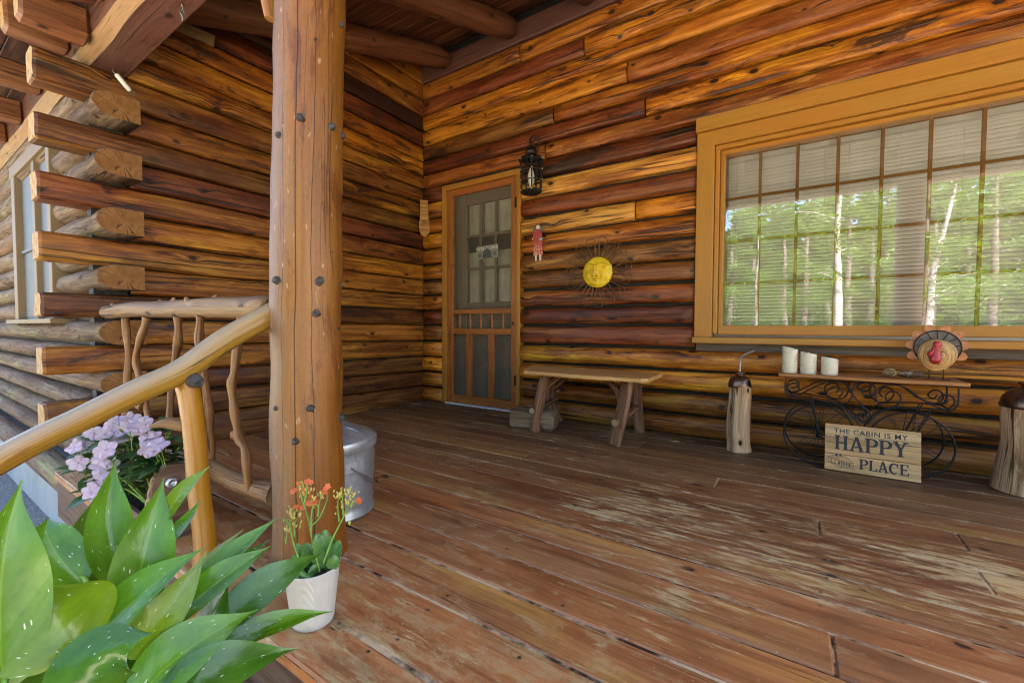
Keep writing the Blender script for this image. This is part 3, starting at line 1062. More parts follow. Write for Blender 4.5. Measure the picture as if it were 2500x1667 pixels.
# plate beam with its peeled wane
m = MB()
xs = [-4.6 + 10.3 * k / 60 for k in range(61)]
rows = []
for x in xs:
    q = .014 * noise.noise(Vector((x * 2.2, 1, 0)))
    p = .014 * noise.noise(Vector((x * 1.6, 6, 0)))
    rows.append([Vector((x, -2.343, 2.18)), Vector((x, -2.352, 2.17)), Vector((x, -2.495 + q, 2.17)), Vector((x, -2.545, 2.215 + p)), Vector((x, -2.55, 2.36)), Vector((x, -2.343, 2.36))])
m.grid(rows, xs, [0, .012, .155, .22, .37, .57, .75], closed=True, smooth=False)
for f in range(len(m.f)):
    if f % 6 == 2:
        m.mi[f] = 1
m.build('beam', [MAT['beam'], MAT['wane']], cabin, seed=4.4)

# the room behind the long wall
m = MB()
for lo, hi in (((.0, 3.05, -.1), (7.3, 3.15, 2.6)), ((.0, .16, -.1), (7.3, 3.05, -.02)), ((.0, .16, 2.5), (7.3, 3.05, 2.6)),
               ((-.1, .16, -.1), (0, 3.05, 2.6)), ((1.9, .16, -.02), (1.96, 3.05, 2.5)), ((7.3, .16, -.1), (7.4, .4, 3.4)), ((7.3, 2.95, -.1), (7.4, 3.05, 3.4)), ((7.3, .4, -.1), (7.4, 2.95, .2)), ((7.3, .4, 2.45), (7.4, 2.95, 3.4))):  # gap in the unseen right wall, added so daylight brightens the blinds
    m.box(lo, hi)
m.build('interior', MAT['room'], cabin)
m = MB()
m.box((-6, 3.2, -.7), (7.5, 3.3, 3.1))
m.box((-6.0, -2.4, -.7), (-5.9, 3.2, 2.4))
m.build('back_wall', MAT['room'], cabin)

# ------------------------------------------------------------------ wide window
win = part_empty('window', cabin)
win['label'] = 'wide ochre trimmed grid window with white blinds behind it'
X0, X1 = 2.797, 2.797 + .202 * 10
Z0, Z1 = .775, 1.915


def wbox(nm, lo, hi, ax, mat='trim', parent=win, ch=.004):
    m = MB()
    m.box(lo, hi, ax, ch)
    return m.build(nm, MAT[mat], parent, seed=rnd.uniform(0, 9))


wbox('casing', (2.628, -.06, .69), (2.738, .06, 2.06), 'z')
wbox('casing', (X1 + .06, -.06, .69), (X1 + .17, .06, 2.06), 'z')
wbox('head_casing', (2.628, -.062, 1.975), (X1 + .17, .06, 2.072), 'x')
wbox('cornice', (2.622, -.085, 2.074), (X1 + .18, .05, 2.168), 'x')
wbox('stop', (2.740, -.04, .72), (2.768, .08, 1.973), 'z')
wbox('stop', (2.740, -.043, 1.945), (X1 + .06, .08, 1.973), 'x')
wbox('sash', (2.770, -.012, .715), (X0, .09, 1.943), 'z')
wbox('sash', (X1, -.012, .715), (X1 + .03, .09, 1.943), 'z')
wbox('sash', (2.770, -.014, Z1), (X1 + .03, .09, 1.943), 'x')
wbox('sash', (2.770, -.014, .715), (X1 + .03, .09, Z0), 'x')
wbox('sill', (2.622, -.095, .657), (X1 + .18, .1, .697), 'x')
for k in range(1, 10):
    wbox('muntin', (X0 + .202 * k - .0085, .034, Z0), (X0 + .202 * k + .0085, .05, Z1), 'z', ch=.003)
for z in (1.058, 1.342, 1.627):
    wbox('muntin', (X0, .036, z - .0075), (X1, .048, z + .0075), 'x', ch=.003)
m = MB()
m.poly([Vector((X0, .026, Z0)), Vector((X1, .026, Z0)), Vector((X1, .026, Z1)), Vector((X0, .026, Z1))])
m.build('pane', MAT['glass'], win)

# blind
bl = thing('window_blind', 'cream slatted venetian blind hanging behind the wide window', 'blind', (3.8, .115, 1.9))
wbox('head_rail', (X0 + .005, .095, 1.885), (X1 - .005, .135, 1.93), 'x', 'cream', bl)
m = MB()
w_ = .0275
rows = []
for x in (X0 + .008, X1 - .008):
    rows.append([Vector((x, .115 + (t - .5) * w_ * math.cos(R(32)), .0035 * (1 - (2 * t - 1) ** 2) - (t - .5) * w_ * math.sin(R(32)))) for t in (0, .25, .5, .75, 1)])
m.grid(rows, [0, 2], [0, .006, .012, .018, .025])
me0 = None
z = 1.872
while z > .80:
    if me0 is None:
        mm = MB()
        mm.v = [p + Vector((0, 0, z)) for p in m.v]
        mm.f, mm.uv, mm.sm, mm.mi = m.f, m.uv, m.sm, m.mi
        s0 = mm.build('slat', MAT['cream'], bl)
        me0, z00 = s0.data, z
    else:
        o = bpy.data.objects.new('slat', me0)
        COL.objects.link(o)
        o.parent = bl
        o.location = (0, 0, z - z00)
    z -= .0225
wbox('bottom_rail', (X0 + .008, .1, .783), (X1 - .008, .13, .798), 'x', 'cream', bl)
for x in (2.86, 3.34, 3.46, 3.95, 4.36, 4.66):
    for dy in (.1, .13):
        m = MB()
        m.tube([(x, dy, .79), (x, dy, 1.89)], .0012, 5)
        m.build('ladder_cord', MAT['cream'], bl)

# ------------------------------------------------------------------ doors
sdoor = part_empty('screen_door', cabin)
sdoor['label'] = 'varnished wooden screen door with spindles and three lower panels'


def dbox(nm, lo, hi, ax, mat='door_wood', parent=sdoor, ch=.003):
    return wbox(nm, lo, hi, ax, mat, parent, ch)


fr = part_empty('door_frame', cabin)
dbox('jamb', (.274, -.035, .0), (.326, .12, 2.137), 'z', 'trim', fr)
dbox('jamb', (1.153, -.035, .0), (1.192, .12, 2.137), 'z', 'trim', fr)
dbox('head', (.276, -.037, 2.092), (1.190, .12, 2.142), 'x', 'trim', fr)
dbox('threshold', (.326, -.05, .002), (1.153, .12, .016), 'x', 'white', fr)
dbox('stile', (.329, -.022, .02), (.396, .01, 2.088), 'z')
dbox('stile', (1.088, -.022, .02), (1.150, .01, 2.088), 'z')
dbox('top_rail', (.396, -.0215, 2.028), (1.088, .0095, 2.088), 'x')
dbox('middle_rail', (.396, -.0215, .885), (1.088, .0095, .931), 'x')
dbox('lower_rail', (.396, -.0215, .692), (1.088, .0095, .746), 'x')
dbox('bottom_rail', (.396, -.0215, .02), (1.088, .0095, .099), 'x')
dbox('mullion', (.570, -.02, .099), (.632, .006, .692), 'z')
dbox('mullion', (.834, -.02, .099), (.896, .006, .692), 'z')
for x in (.482, .610, .740, .869, .998):
    m = MB()
    pr = [(.006, .746), (.011, .752), (.008, .765), (.013, .775), (.008, .787), (.011, .8), (.014, .815), (.011, .83), (.008, .843), (.013, .855), (.008, .868), (.011, .88), (.006, .885)]
    m.lathe(pr, (x, -.006, 0), 10)
    m.build('spindle', MAT['door_wood'], sdoor)
for (a, b_, c, d) in ((.396, 1.088, .931, 2.028), (.396, 1.088, .746, .885), (.396, .570, .099, .692), (.632, .834, .099, .692), (.896, 1.088, .099, .692)):
    m = MB()
    m.poly([Vector((a, .004, c)), Vector((b_, .004, c)), Vector((b_, .004, d)), Vector((a, .004, d))])
    m.build('insect_screen', MAT['screen'], sdoor)
for z in (1.857, .286):
    m = MB()
    m.box((1.128, -.028, z - .045), (1.176, -.022, z + .045), 'z', .001)
    m.tube([(1.152, -.03, z - .046), (1.152, -.03, z + .046)], .005, 8)
    m.build('hinge', MAT['iron'], sdoor)
m = MB()
m.tube(spline([(.345, -.022, 1.04), (.345, -.045, 1.055), (.343, -.052, 1.095), (.345, -.045, 1.135), (.345, -.022, 1.15)], 4), .005, 8)
m.build('handle', MAT['brass'], sdoor)
m = MB()
m.box((.318, -.042, .87), (.33, -.036, .94), 'z', .001)
m.tube([(.322, -.048, .905), (.352, -.048, .905)], .003, 6)
m.build('latch', MAT['brass'], sdoor)
# inner door with nine lights
idr = part_empty('inner_door', cabin)
idr['label'] = 'brown inner door with nine panes, seen through the insect screen'
gx = [.487, .646, .827, .990]
gz = [1.013, 1.332, 1.648, 1.944]
dbox('stile', (.330, .10, .016), (gx[0] - .012, .14, 2.09), 'z', 'inner_door', idr)
dbox('stile', (gx[3] + .012, .10, .016), (1.150, .14, 2.09), 'z', 'inner_door', idr)
dbox('top_rail', (gx[0] - .012, .101, gz[3] + .012), (gx[3] + .012, .139, 2.09), 'x', 'inner_door', idr)
dbox('bottom_panel', (gx[0] - .012, .101, .016), (gx[3] + .012, .139, gz[0] - .012), 'x', 'inner_door', idr)
for x in gx[1:3]:
    dbox('muntin', (x - .012, .104, gz[0] - .012), (x + .012, .136, gz[3] + .012), 'z', 'inner_door', idr)
for z in gz[1:3]:
    dbox('muntin', (gx[0] - .012, .106, z - .012), (gx[3] + .012, .134, z + .012), 'x', 'inner_door', idr)
for s in (-1, 1):
    m = MB()
    L = .52
    a = R(38 * s)
    m.bar(L, .016, .035, Matrix.Translation((.74 - L / 2 * math.cos(a), .099, .48 - s * L / 2 * math.sin(abs(a)))) @ Matrix.Rotation(-a, 4, 'Y'), .003)
    m.build('cross_brace', MAT['inner_door'], idr)
for i in range(3):
    for k in range(3):
        m = MB()
        a, b_, c, d = gx[i], gx[i + 1], gz[k], gz[k + 1]
        m.poly([Vector((a, .122, c)), Vector((b_, .122, c)), Vector((b_, .122, d)), Vector((a, .122, d))])
        m.build('pane', MAT['glass2'], idr)


def curtain(z0, z1, label, amp, hem):
    m = MB()
    rows = []
    us = []
    for i in range(49):
        x = .46 + .56 * i / 48
        yy = .165 + amp * math.sin(i * .9) + amp * .5 * math.sin(i * 2.3)
        rows.append([Vector((x, yy, z0 + hem * math.sin(i * .7))), Vector((x, yy * .98 + .003, (z0 + z1) / 2)), Vector((x, yy, z1))])
        us.append(i * .012)
    m.grid(rows, us, [0, .3, .6])
    o = m.build('curtain', MAT['curtain'], None, (.74, .165, z0))
    return tag(o, label, 'curtain', 'door curtains')


curtain(1.66, 1.99, 'short gathered cream curtain in the top panes of the door', .012, .008)
curtain(.98, 1.5, 'cream checked cafe curtain in the lower panes of the door', .004, .003)
# ------------------------------------------------------------------ ground
m = MB()
m.poly([Vector((-300, -300, -.66)), Vector((300, -300, -.66)), Vector((300, 300, -.66)), Vector((-300, 300, -.66))])
tag(m.build('ground', MAT['ground']), kind='structure')
m = MB()
m.poly([Vector((-14, -11, -.652)), Vector((22, -11, -.652)), Vector((22, -4.4, -.652)), Vector((-14, -4.4, -.652))])
tag(m.build('bounce_drive', MAT['bounce_ground']), kind='structure')  # unseen pale ground, added to bounce sunlight into the porch
m = MB()
m.poly([Vector((-9, -4.6, -.645)), Vector((14, -4.6, -.645)), Vector((14, -2.3, -.645)), Vector((-9, -2.3, -.645))])
tag(m.build('asphalt_path', MAT['asphalt']), kind='structure')

# ------------------------------------------------------------------ deck
deck = bpy.data.objects.new('porch_deck', None)
COL.objects.link(deck)
deck['_o'] = (0, 0, 0)
tag(deck, kind='structure')
YJ = [-2.69, -2.548, -2.35, -2.20, -2.05, -1.888, -1.735, -1.583, -1.435, -1.285, -1.13, -.98, -.83, -.68, -.53, -.38, -.23, -.08, .045]
butt = {4: [3.295], 6: [5.1], 7: [1.2], 8: [3.70], 9: [3.299], 10: [3.72, 1.9], 11: [2.90], 12: [5.0], 14: [2.4], 13: [1.1, 4.4], 16: [3.6], 3: [5.9], 5: [1.5]}
nails = MB()
for k in range(len(YJ) - 1):
    y0, y1 = YJ[k], YJ[k + 1]
    x0 = .005
    cuts = [x0] + sorted(butt.get(k, [])) + [6.6]
    for a, b_ in zip(cuts[:-1], cuts[1:]):
        m = MB()
        g = .0034 if k != 0 else .007
        M_ = Matrix.Translation((a + .001, (y0 + y1) / 2, -.019 + rnd.uniform(-.0015, .0012))) @ Matrix.Rotation(R(rnd.uniform(-.35, .35)), 4, 'X')
        m.bar(b_ - a - .003, (y1 - y0) - 2 * g, .038, M_, ch=.005, wob=.0012, seed=k + a, seg=int(3 + (b_ - a) * 3))
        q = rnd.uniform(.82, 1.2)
        front_mix = max(0, min(1, (-y0 - .4) / 2.2))
        t = Vector((.105, .063, .03)).lerp(Vector((.37, .165, .062)), front_mix ** .85) * q  # plank tint gets darker toward the back wall
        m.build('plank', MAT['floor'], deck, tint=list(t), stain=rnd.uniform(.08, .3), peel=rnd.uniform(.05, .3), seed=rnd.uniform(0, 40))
    for xj in (.6, 1.2, 1.8, 2.4, 2.7, 3.295, 3.7, 4.2, 4.8, 5.4):
        for yy in (y0 + .035, y1 - .035):
            if rnd.random() < .8:
                c = Vector((xj + rnd.uniform(-.02, .02), yy + rnd.uniform(-.012, .012), .0022))
                nails.poly([c + Vector((.0048 * math.cos(a), .0048 * math.sin(a), 0)) for a in [i * math.pi / 4 for i in range(8)]])
tag(nails.build('nail_heads', MAT['steel'], deck), kind='stuff')
m = MB()
m.poly([Vector((.0, -2.685, -.0045)), Vector((6.6, -2.685, -.0045)), Vector((6.6, .04, -.0045)), Vector((.0, .04, -.0045))])
N = NT('gap_debris')
o_ = N.obj()
n_ = N.noise(o_, 3.2, 5, .75)
n2_ = N.noise(o_, 90, 3, .7)
N.fin(N.mix(N.rng(n_, .42, .58), (.035, .024, .015), N.mix(n2_, (.4, .3, .17), (.6, .48, .3))), .95, spec=.1)
tag(m.build('gap_debris', N.m, deck), kind='stuff')
m = MB()
m.box((.0, -2.672, -.24), (6.6, -2.63, -.042), 'x', .004)
m.build('rim_board', MAT['planter'], deck)

# steps below the deck edge
st = thing('porch_steps', 'honey coloured timber steps below the deck edge', 'steps', (3.1, -2.9, -.65))
for k, (y0, y1, z) in enumerate(((-2.98, -2.705, -.19), (-3.27, -2.99, -.40))):
    m = MB()
    m.box((1.95, y0, z - .045), (4.1, y1, z), 'x', .006, wob=.002, seed=k, seg=6)
    m.build('tread', MAT['stringer'], st, seed=k * 3.0)
for x in (1.97, 4.03):
    m = MB()
    m.bar(.85, .05, .2, lookM((x, -2.69, -.22), (0, -1, -.75), (1, 0, 0)), .004)
    m.build('stringer', MAT['stringer'], st, seed=x)

# ------------------------------------------------------------------ posts
POSTC = Vector((1.848, -2.395, 0))


def post(c, label, knots, lean, seed):
    t = thing('porch_post', label, 'post', c, 'round porch posts')
    m = MB()
    path = [Vector(c) + Vector((0, 0, z)) + lean * ((z / 2.17) ** 1.3) + Vector((.006 * math.sin(z * 2.3 + seed), .005 * math.cos(z * 2.9 + seed), 0)) for z in [i * 2.17 / 44 for i in range(45)]]
    rad = [.111 - .007 * (i / 44) + (.006 * math.exp(-i * .6)) for i in range(45)]
    m.tube(path, rad, 44, wob=.06, seed=seed)
    m.build('shaft', MAT['post'], t, seed=seed)
    for k, (th, z, s) in enumerate(knots):
        m = MB()
        i = int(z / 2.17 * 44)
        d = Vector((math.cos(R(th)), math.sin(R(th)), .12))
        r = .0085 * s
        p = path[i] + d * (rad[i] - .012)
        m.tube([p, p + d * .016, p + d * .021 * s, p + d * .024 * s], [r * 1.9, r * 1.15, r, r * .7], 9, wob=.55, seed=k * 3.3)
        m.build('knot', MAT['knot'], t)
    return t


KN = [(-42.2, 1.397, 1.15), (7, 1.401, 1.1), (-10.9, .922, 1.1), (-17.2, .835, 1.1), (-26.1, .537, 1.1), (-49.2, .425, 1.0), (-80, 1.362, .9), (-80, .913, 1.1), (-84, .541, .8),
      (40, 1.396, .9), (46, .917, .8), (26, .747, .6), (36, .466, 1.0), (30, 1.751, .8), (-21.7, 1.629, .4), (-27.3, 1.205, .3), (10, 1.02, .3), (-25, .28, .45)]
post(POSTC, 'round knotty log post standing at the deck edge beside the handrail', KN, _r0 * .03, 1.3)
post(Vector((4.13, -2.40, 0)), 'round log post at the right of the steps, mirrored in the window', KN[:6], Vector((0, 0, 0)), 4.7)
# short peeled peg wedged against the post head, and the stub of lath below the rafter
m = MB()
m.tube([(1.742, -2.44, 1.77), (1.735, -2.445, 1.84), (1.70, -2.45, 2.0), (1.66, -2.45, 2.165)], [.019, .024, .026, .026], 8, wob=.15, squash=.8)
tag(m.build('brace_peg', MAT['slab'], None, (1.74, -2.44, 1.77), seed=2.0), 'short yellow peeled brace wedged at the head of the post', 'brace')
m = MB()
m.bar(.26, .03, .062, lookM((.062, -2.2, 2.565), (.32, 1, -.12), (1, -.32, 0)), .003)
tag(m.build('wood_stub', MAT['wane'], None, (.06, -2.2, 2.56), seed=2.4), 'pale sawn lath end sticking out under the rafter', 'lath')

# ------------------------------------------------------------------ railing
rl = thing('porch_railing', 'rustic branch railing between the post and the log corner', 'railing', (1.0, -2.49, 0))
m = MB()
path = spline([(.175, -2.50, .832), (.55, -2.495, .838), (.95, -2.485, .832), (1.35, -2.48, .83), (1.76, -2.47, .822)], 7)
m.tube(path, [.034 + .005 * i / len(path) for i in range(len(path))], 14, wob=.09, seed=2, endround=.015)
top = m.build('top_rail', MAT['rail'], rl, seed=1.1)
for k, (x, a) in enumerate(((.28, 70), (.42, 100), (.62, 60), (.85, 110), (1.05, 80), (1.22, 60), (1.4, 110))):
    m = MB()
    p = Vector((x, -2.49, .835))
    d = Vector((.25 * math.sin(k * 2), -math.cos(R(a)), math.sin(R(a)))).normalized()
    m.tube([p + d * .024, p + d * .038, p + d * .044], [.012, .008, .004], 7, wob=.4, seed=k)
    m.build('knot', MAT['rail'], top)
m = MB()
path = spline([(.2, -2.49, .20), (.6, -2.49, .208), (1.0, -2.48, .205), (1.33, -2.485, .215), (1.55, -2.475, .20), (1.78, -2.46, .205)], 6)
m.tube(path, [.036, *[.034] * (len(path) - 2), .04], 12, wob=.12, seed=7)
m.build('bottom_rail', MAT['rail'], rl, seed=3.1)
bal = [[(.40, .80), (.40, .60), (.392, .40), (.40, .205)],
       [(.73, .80), (.70, .74), (.56, .62), (.55, .52), (.64, .38), (.70, .205)],
       [(1.045, .80), (1.03, .70), (.99, .56), (.99, .40), (.965, .205)],
       [(1.315, .80), (1.29, .70), (1.30, .6), (1.318, .45), (1.31, .33), (1.33, .215)],
       [(1.585, .80), (1.57, .62), (1.555, .55), (1.58, .45), (1.60, .375), (1.65, .33), (1.655, .20)]]
for k, q in enumerate(bal):
    m = MB()
    path = spline([(x, -2.487 + .012 * math.sin(x * 9 + z * 7), z) for x, z in q], 5)
    m.tube(path, [.0148 + .0025 * math.sin(i * 1.1 + k) for i in range(len(path))], 9, wob=.2, seed=k + 5)
    bo = m.build('baluster', MAT['baluster'], rl, seed=k * 1.9)
    if k in (1, 4):
        m = MB()
        p = Vector((q[4][0], -2.49, q[4][1]))
        d = Vector((-.8, -.4, .35)).normalized()
        m.tube([p, p + d * .03, p + d * .038], [.02, .016, .008], 8, wob=.4, seed=k)
        m.build('knot', MAT['baluster'], bo)

# stair handrail with its newel
hr = thing('stair_handrail', 'smooth honey coloured log handrail sloping down from the post', 'handrail', (1.78, -2.69, -.3))
m = MB()
path = spline([(1.79, -2.455, .812), (1.78, -2.60, .725), (1.78, -2.716, .638), (1.78, -2.82, .588), (1.78, -2.915, .541), (1.78, -3.06, .463), (1.78, -3.5, .19)], 6)
m.tube(path, [.0365 - .0075 * min(1, i / 26) for i in range(len(path))], 20, wob=.06, seed=3, endround=.012)
pole = m.build('rail', MAT['honey'], hr, seed=2.2)
m = MB()
p = Vector((1.815, -2.70, .608))
d = Vector((.85, .1, -.25)).normalized()
m.tube([p - d * .012, p + d * .012, p + d * .02], [.019, .017, .011], 10, wob=.3, seed=1)
m.build('knot', MAT['knot'], pole)
m = MB()
path = spline([(1.775, -2.712, .612), (1.778, -2.70, .56), (1.78, -2.69, .42), (1.785, -2.685, .27), (1.80, -2.68, .11), (1.80, -2.70, -.09), (1.80, -2.71, -.62)], 5)
m.tube(path, [.018, .024, .027] + [.0285] * (len(path) - 3), 16, wob=.06, seed=9)
m.build('newel', MAT['yellow_post'], hr, seed=1.2)
m = MB()
m.tube(spline([(1.765, -2.70, .475), (1.73, -2.74, .487), (1.70, -2.77, .478)], 3), [.019, .019, .018, .015, .011, .008, .004], 8, wob=.2)
m.build('branch_stub', MAT['rail'], hr)
# ------------------------------------------------------------------ bench and timber block
bn = thing('bench', 'rustic plank bench on bark covered branch legs against the log wall', 'bench', (1.95, -.33, 0))
m = MB()
nb = 26
fr_, bk_ = [], []
for i in range(nb + 1):
    t = i / nb
    fr_.append((1.53 + .92 * t, -.565 + .008 * math.sin(t * 9) + (.05 * (t < .03 or t > .97))))
    bk_.append((1.38 + 1.06 * t, -.13 + .012 * math.sin(t * 11 + 1)))
rows = []
for i in range(nb + 1):
    (xa, ya), (xb, yb) = fr_[i], bk_[i]
    rows.append([Vector((xa, ya + .004, .415)), Vector((xa, ya, .421)), Vector((xa, ya, .436)), Vector((xa, ya + .005, .441)), Vector(((xa + xb) / 2, (ya + yb) / 2, .442)), Vector((xb, yb, .441)), Vector((xb, yb, .415))])
m.grid(rows, [i * .035 for i in range(nb + 1)], [0, .006, .02, .026, .25, .47, .5, .9], closed=True, smooth=False)
m.poly(list(reversed(rows[0])))
m.poly(rows[-1])
m.build('seat', MAT['bench_top'], bn, seed=1.5)


def branch(nm, pts, r, mat, parent, seed, n=10, wob=.16, k=5, cut=None):
    m = MB()
    path = spline(pts, k)
    if not isinstance(r, (list, tuple)):
        r = [r, r]
    rr = [r[0] + (r[1] - r[0]) * i / (len(path) - 1) for i in range(len(path))]
    m.tube(path, rr, n, wob=wob, seed=seed)
    mats = [MAT[mat]]
    if cut:
        m.mi[-1] = 1
        m.mi[-2] = 1
        mats.append(MAT[cut])
    return m.build(nm, mats, parent, seed=seed)


branch('leg', [(1.632, -.515, 0), (1.645, -.50, .14), (1.665, -.48, .28), (1.69, -.46, .415)], [.040, .038], 'bark', bn, 1.0, cut='cut')
branch('leg', [(1.64, -.145, 0), (1.60, -.16, .09), (1.575, -.18, .2), (1.60, -.19, .32), (1.60, -.20, .415)], [.040, .036], 'bark', bn, 2.0, cut='cut')
branch('leg', [(2.245, -.545, 0), (2.265, -.52, .12), (2.29, -.49, .27), (2.30, -.46, .415)], [.043, .041], 'bark', bn, 3.0, cut='cut')
branch('leg', [(2.275, -.10, 0), (2.265, -.12, .15), (2.26, -.14, .3), (2.255, -.16, .415)], [.040, .038], 'bark', bn, 4.0, cut='cut')
branch('brace', [(1.66, -.48, .27), (1.72, -.44, .35), (1.80, -.40, .415)], .021, 'bark', bn, 5.0)
branch('brace', [(2.28, -.49, .27), (2.22, -.45, .35), (2.13, -.42, .415)], .021, 'bark', bn, 6.0)
branch('brace', [(1.585, -.18, .24), (1.70, -.20, .34), (1.78, -.22, .415)], .02, 'bark', bn, 7.0)
branch('stretcher', [(2.262, -.585, .15), (2.27, -.4, .17), (2.265, -.06, .19)], .023, 'bark', bn, 8.0, cut='cut')
branch('stretcher', [(1.63, -.56, .155), (1.62, -.35, .165), (1.60, -.12, .18)], .022, 'bark', bn, 9.0, cut='cut')

m = MB()
M_ = lookM((1.40, -.475, .075), (1, .18, 0), (-.18, 1, 0))
m.bar(.36, .16, .145, M_, ch=.024, wob=.014, seed=3, seg=4, smooth=False)
tag(m.build('timber_block', MAT['block'], None, (1.55, -.45, 0), seed=7.0), 'grey weathered block of timber on the deck beside the bench', 'timber')

# ------------------------------------------------------------------ log oil cans
def oilcan(c, r0, r1, h, caph, label, tip, seed):
    t = thing('log_oil_can', label, 'log ornament', c, 'log ornaments with oil can tops')
    c = Vector(c)
    m = MB()
    zs = [0, .006, .05, .11, .17, .24, .3, .36, h - .004, h]
    m.tube([c + Vector((.004 * math.sin(z * 17 + seed), .003 * math.cos(z * 11), z)) for z in zs], [(r0 + (r1 - r0) * min(1, z / h * 1.3)) * (1.05 if z < .02 else 1) + (.008 * math.exp(-((z - .14) / .03) ** 2)) for z in zs], 22, wob=.09, seed=seed)
    m.build('log', MAT['drift'], t, seed=seed)
    m = MB()
    k = caph / .085
    q = r1 * 1.06
    m.lathe([(q * .96, h - .006), (q, h - .002), (q, h + .008), (q * .97, h + .016 * k), (q * .9, h + .034 * k), (q * .74, h + .052 * k), (q * .5, h + .064 * k), (q * .36, h + .068 * k), (q * .34, h + .076 * k), (q * .42, h + .078 * k), (q * .42, h + .084 * k), (q * .3, h + .088 * k), (q * .12, h + .089 * k), (.001, h + .089 * k)], c, 28)
    m.build('cap', MAT['copper'], t)
    m = MB()
    m.tube(spline([c + Vector((0, 0, h + .085 * k))] + [c + Vector(p) for p in tip], 5), [.0075 - .0001 * i for i in range(5 * len(tip) + 1)], 8)
    m.build('spout', MAT['steel'], t)


oilcan((2.93, -.23, 0), .066, .062, .40, .088, 'slim bleached log with a copper oil can top and bent spout', [(.0, 0, .54), (.006, 0, .575), (.03, -.005, .60), (.075, -.015, .622)], 2.0)
oilcan((4.125, -.245, 0), .108, .096, .40, .11, 'thick bleached log with a copper oil can top at the right edge', [(.004, 0, .62), (.012, 0, .72), (.05, -.01, .78)], 5.0)

# ------------------------------------------------------------------ bicycle shelf
sh = thing('bicycle_shelf', 'black scrolled iron shelf on bicycle wheels with a wooden plank top', 'shelf', (3.52, -.23, 0))
m = MB()
m.box((3.135, -.345, .484), (3.902, -.10, .503), 'x', .003, wob=.001, seg=6)
m.build('shelf_board', MAT['shelf'], sh, seed=2.6)
CUR = {
    'outline': [(3.171, 0.484), (3.168, 0.414), (3.184, 0.379), (3.22, 0.369), (3.28, 0.373), (3.333, 0.363), (3.395, 0.354), (3.436, 0.332), (3.476, 0.287), (3.501, 0.255)],
    'outline_r': [(3.532, 0.259), (3.562, 0.306), (3.607, 0.345), (3.638, 0.356), (3.709, 0.365), (3.798, 0.366), (3.839, 0.365), (3.862, 0.387), (3.867, 0.416), (3.866, 0.484)],
    'scroll_l': [(3.197, 0.4), (3.228, 0.409), (3.234, 0.433), (3.213, 0.451), (3.183, 0.436), (3.175, 0.405), (3.192, 0.38), (3.226, 0.379), (3.268, 0.41), (3.341, 0.458), (3.392, 0.474), (3.437, 0.465), (3.465, 0.427), (3.466, 0.395), (3.445, 0.362), (3.405, 0.355), (3.371, 0.374), (3.36, 0.411), (3.378, 0.438), (3.408, 0.444), (3.426, 0.423), (3.424, 0.404), (3.412, 0.39)],
    'scroll_m': [(3.537, 0.456), (3.52, 0.453), (3.506, 0.436), (3.516, 0.415), (3.54, 0.408), (3.561, 0.422), (3.563, 0.447), (3.543, 0.473), (3.505, 0.479), (3.477, 0.459), (3.468, 0.42), (3.483, 0.391), (3.513, 0.35), (3.543, 0.316), (3.548, 0.292), (3.529, 0.271), (3.501, 0.274), (3.486, 0.291), (3.5, 0.311), (3.524, 0.311), (3.534, 0.297)],
    'scroll_r': [(3.617, 0.385), (3.606, 0.396), (3.603, 0.414), (3.618, 0.437), (3.645, 0.436), (3.661, 0.414), (3.656, 0.383), (3.629, 0.356), (3.597, 0.356), (3.571, 0.381), (3.564, 0.417), (3.572, 0.448), (3.604, 0.469), (3.653, 0.472), (3.698, 0.446), (3.746, 0.404), (3.789, 0.379), (3.826, 0.369), (3.85, 0.389), (3.855, 0.415), (3.841, 0.436), (3.816, 0.437), (3.8, 0.421), (3.801, 0.404), (3.821, 0.397), (3.833, 0.413)]}
for y in (-.33, -.14):
    for nm, pts in CUR.items():
        m = MB()
        m.tube(spline([(a, y + (.006 if nm.startswith('scroll') else 0), b_) for a, b_ in pts], 4), .0042, 6)
        m.build('scroll', MAT['iron'], sh)
    for cx, cz in ((3.33, .172), (3.70, .175)):
        wh = MB()
        rim = [(cx + .163 * math.cos(a), y, cz + .163 * math.sin(a)) for a in [2 * math.pi * i / 40 for i in range(41)]]
        wh.tube(rim, .0045, 6)
        wo = wh.build('wheel', MAT['iron'], sh)
        for q in range(10):
            a = 2 * math.pi * (q + .3) / 10
            m = MB()
            m.tube([(cx, y, cz), (cx + .162 * math.cos(a), y, cz + .162 * math.sin(a))], .0018, 5)
            m.build('spoke', MAT['iron'], wo)
        m = MB()
        M_ = Matrix.Rotation(R(90), 4, 'X')
        m.lathe([(.001, .014), (.008, .012), (.012, .006), (.013, 0), (.012, -.006), (.008, -.012), (.001, -.014)], (cx, y, cz), 12, M_)
        m.build('hub', MAT['iron'], wo)
    for cx, tx in ((3.33, 3.285), (3.70, 3.765)):
        for dx in (0, .012):
            m = MB()
            m.tube([(cx, y - .004, .175), (tx + dx, y - .004, .366)], .003, 6)
            m.build('strut', MAT['iron'], sh)
for (x, z) in ((3.33, .172), (3.70, .175), (3.20, .372), (3.84, .368), (3.515, .262)):
    m = MB()
    m.tube([(x, -.33, z), (x, -.14, z)], .0035, 6)
    m.build('cross_rod', MAT['iron'], sh)

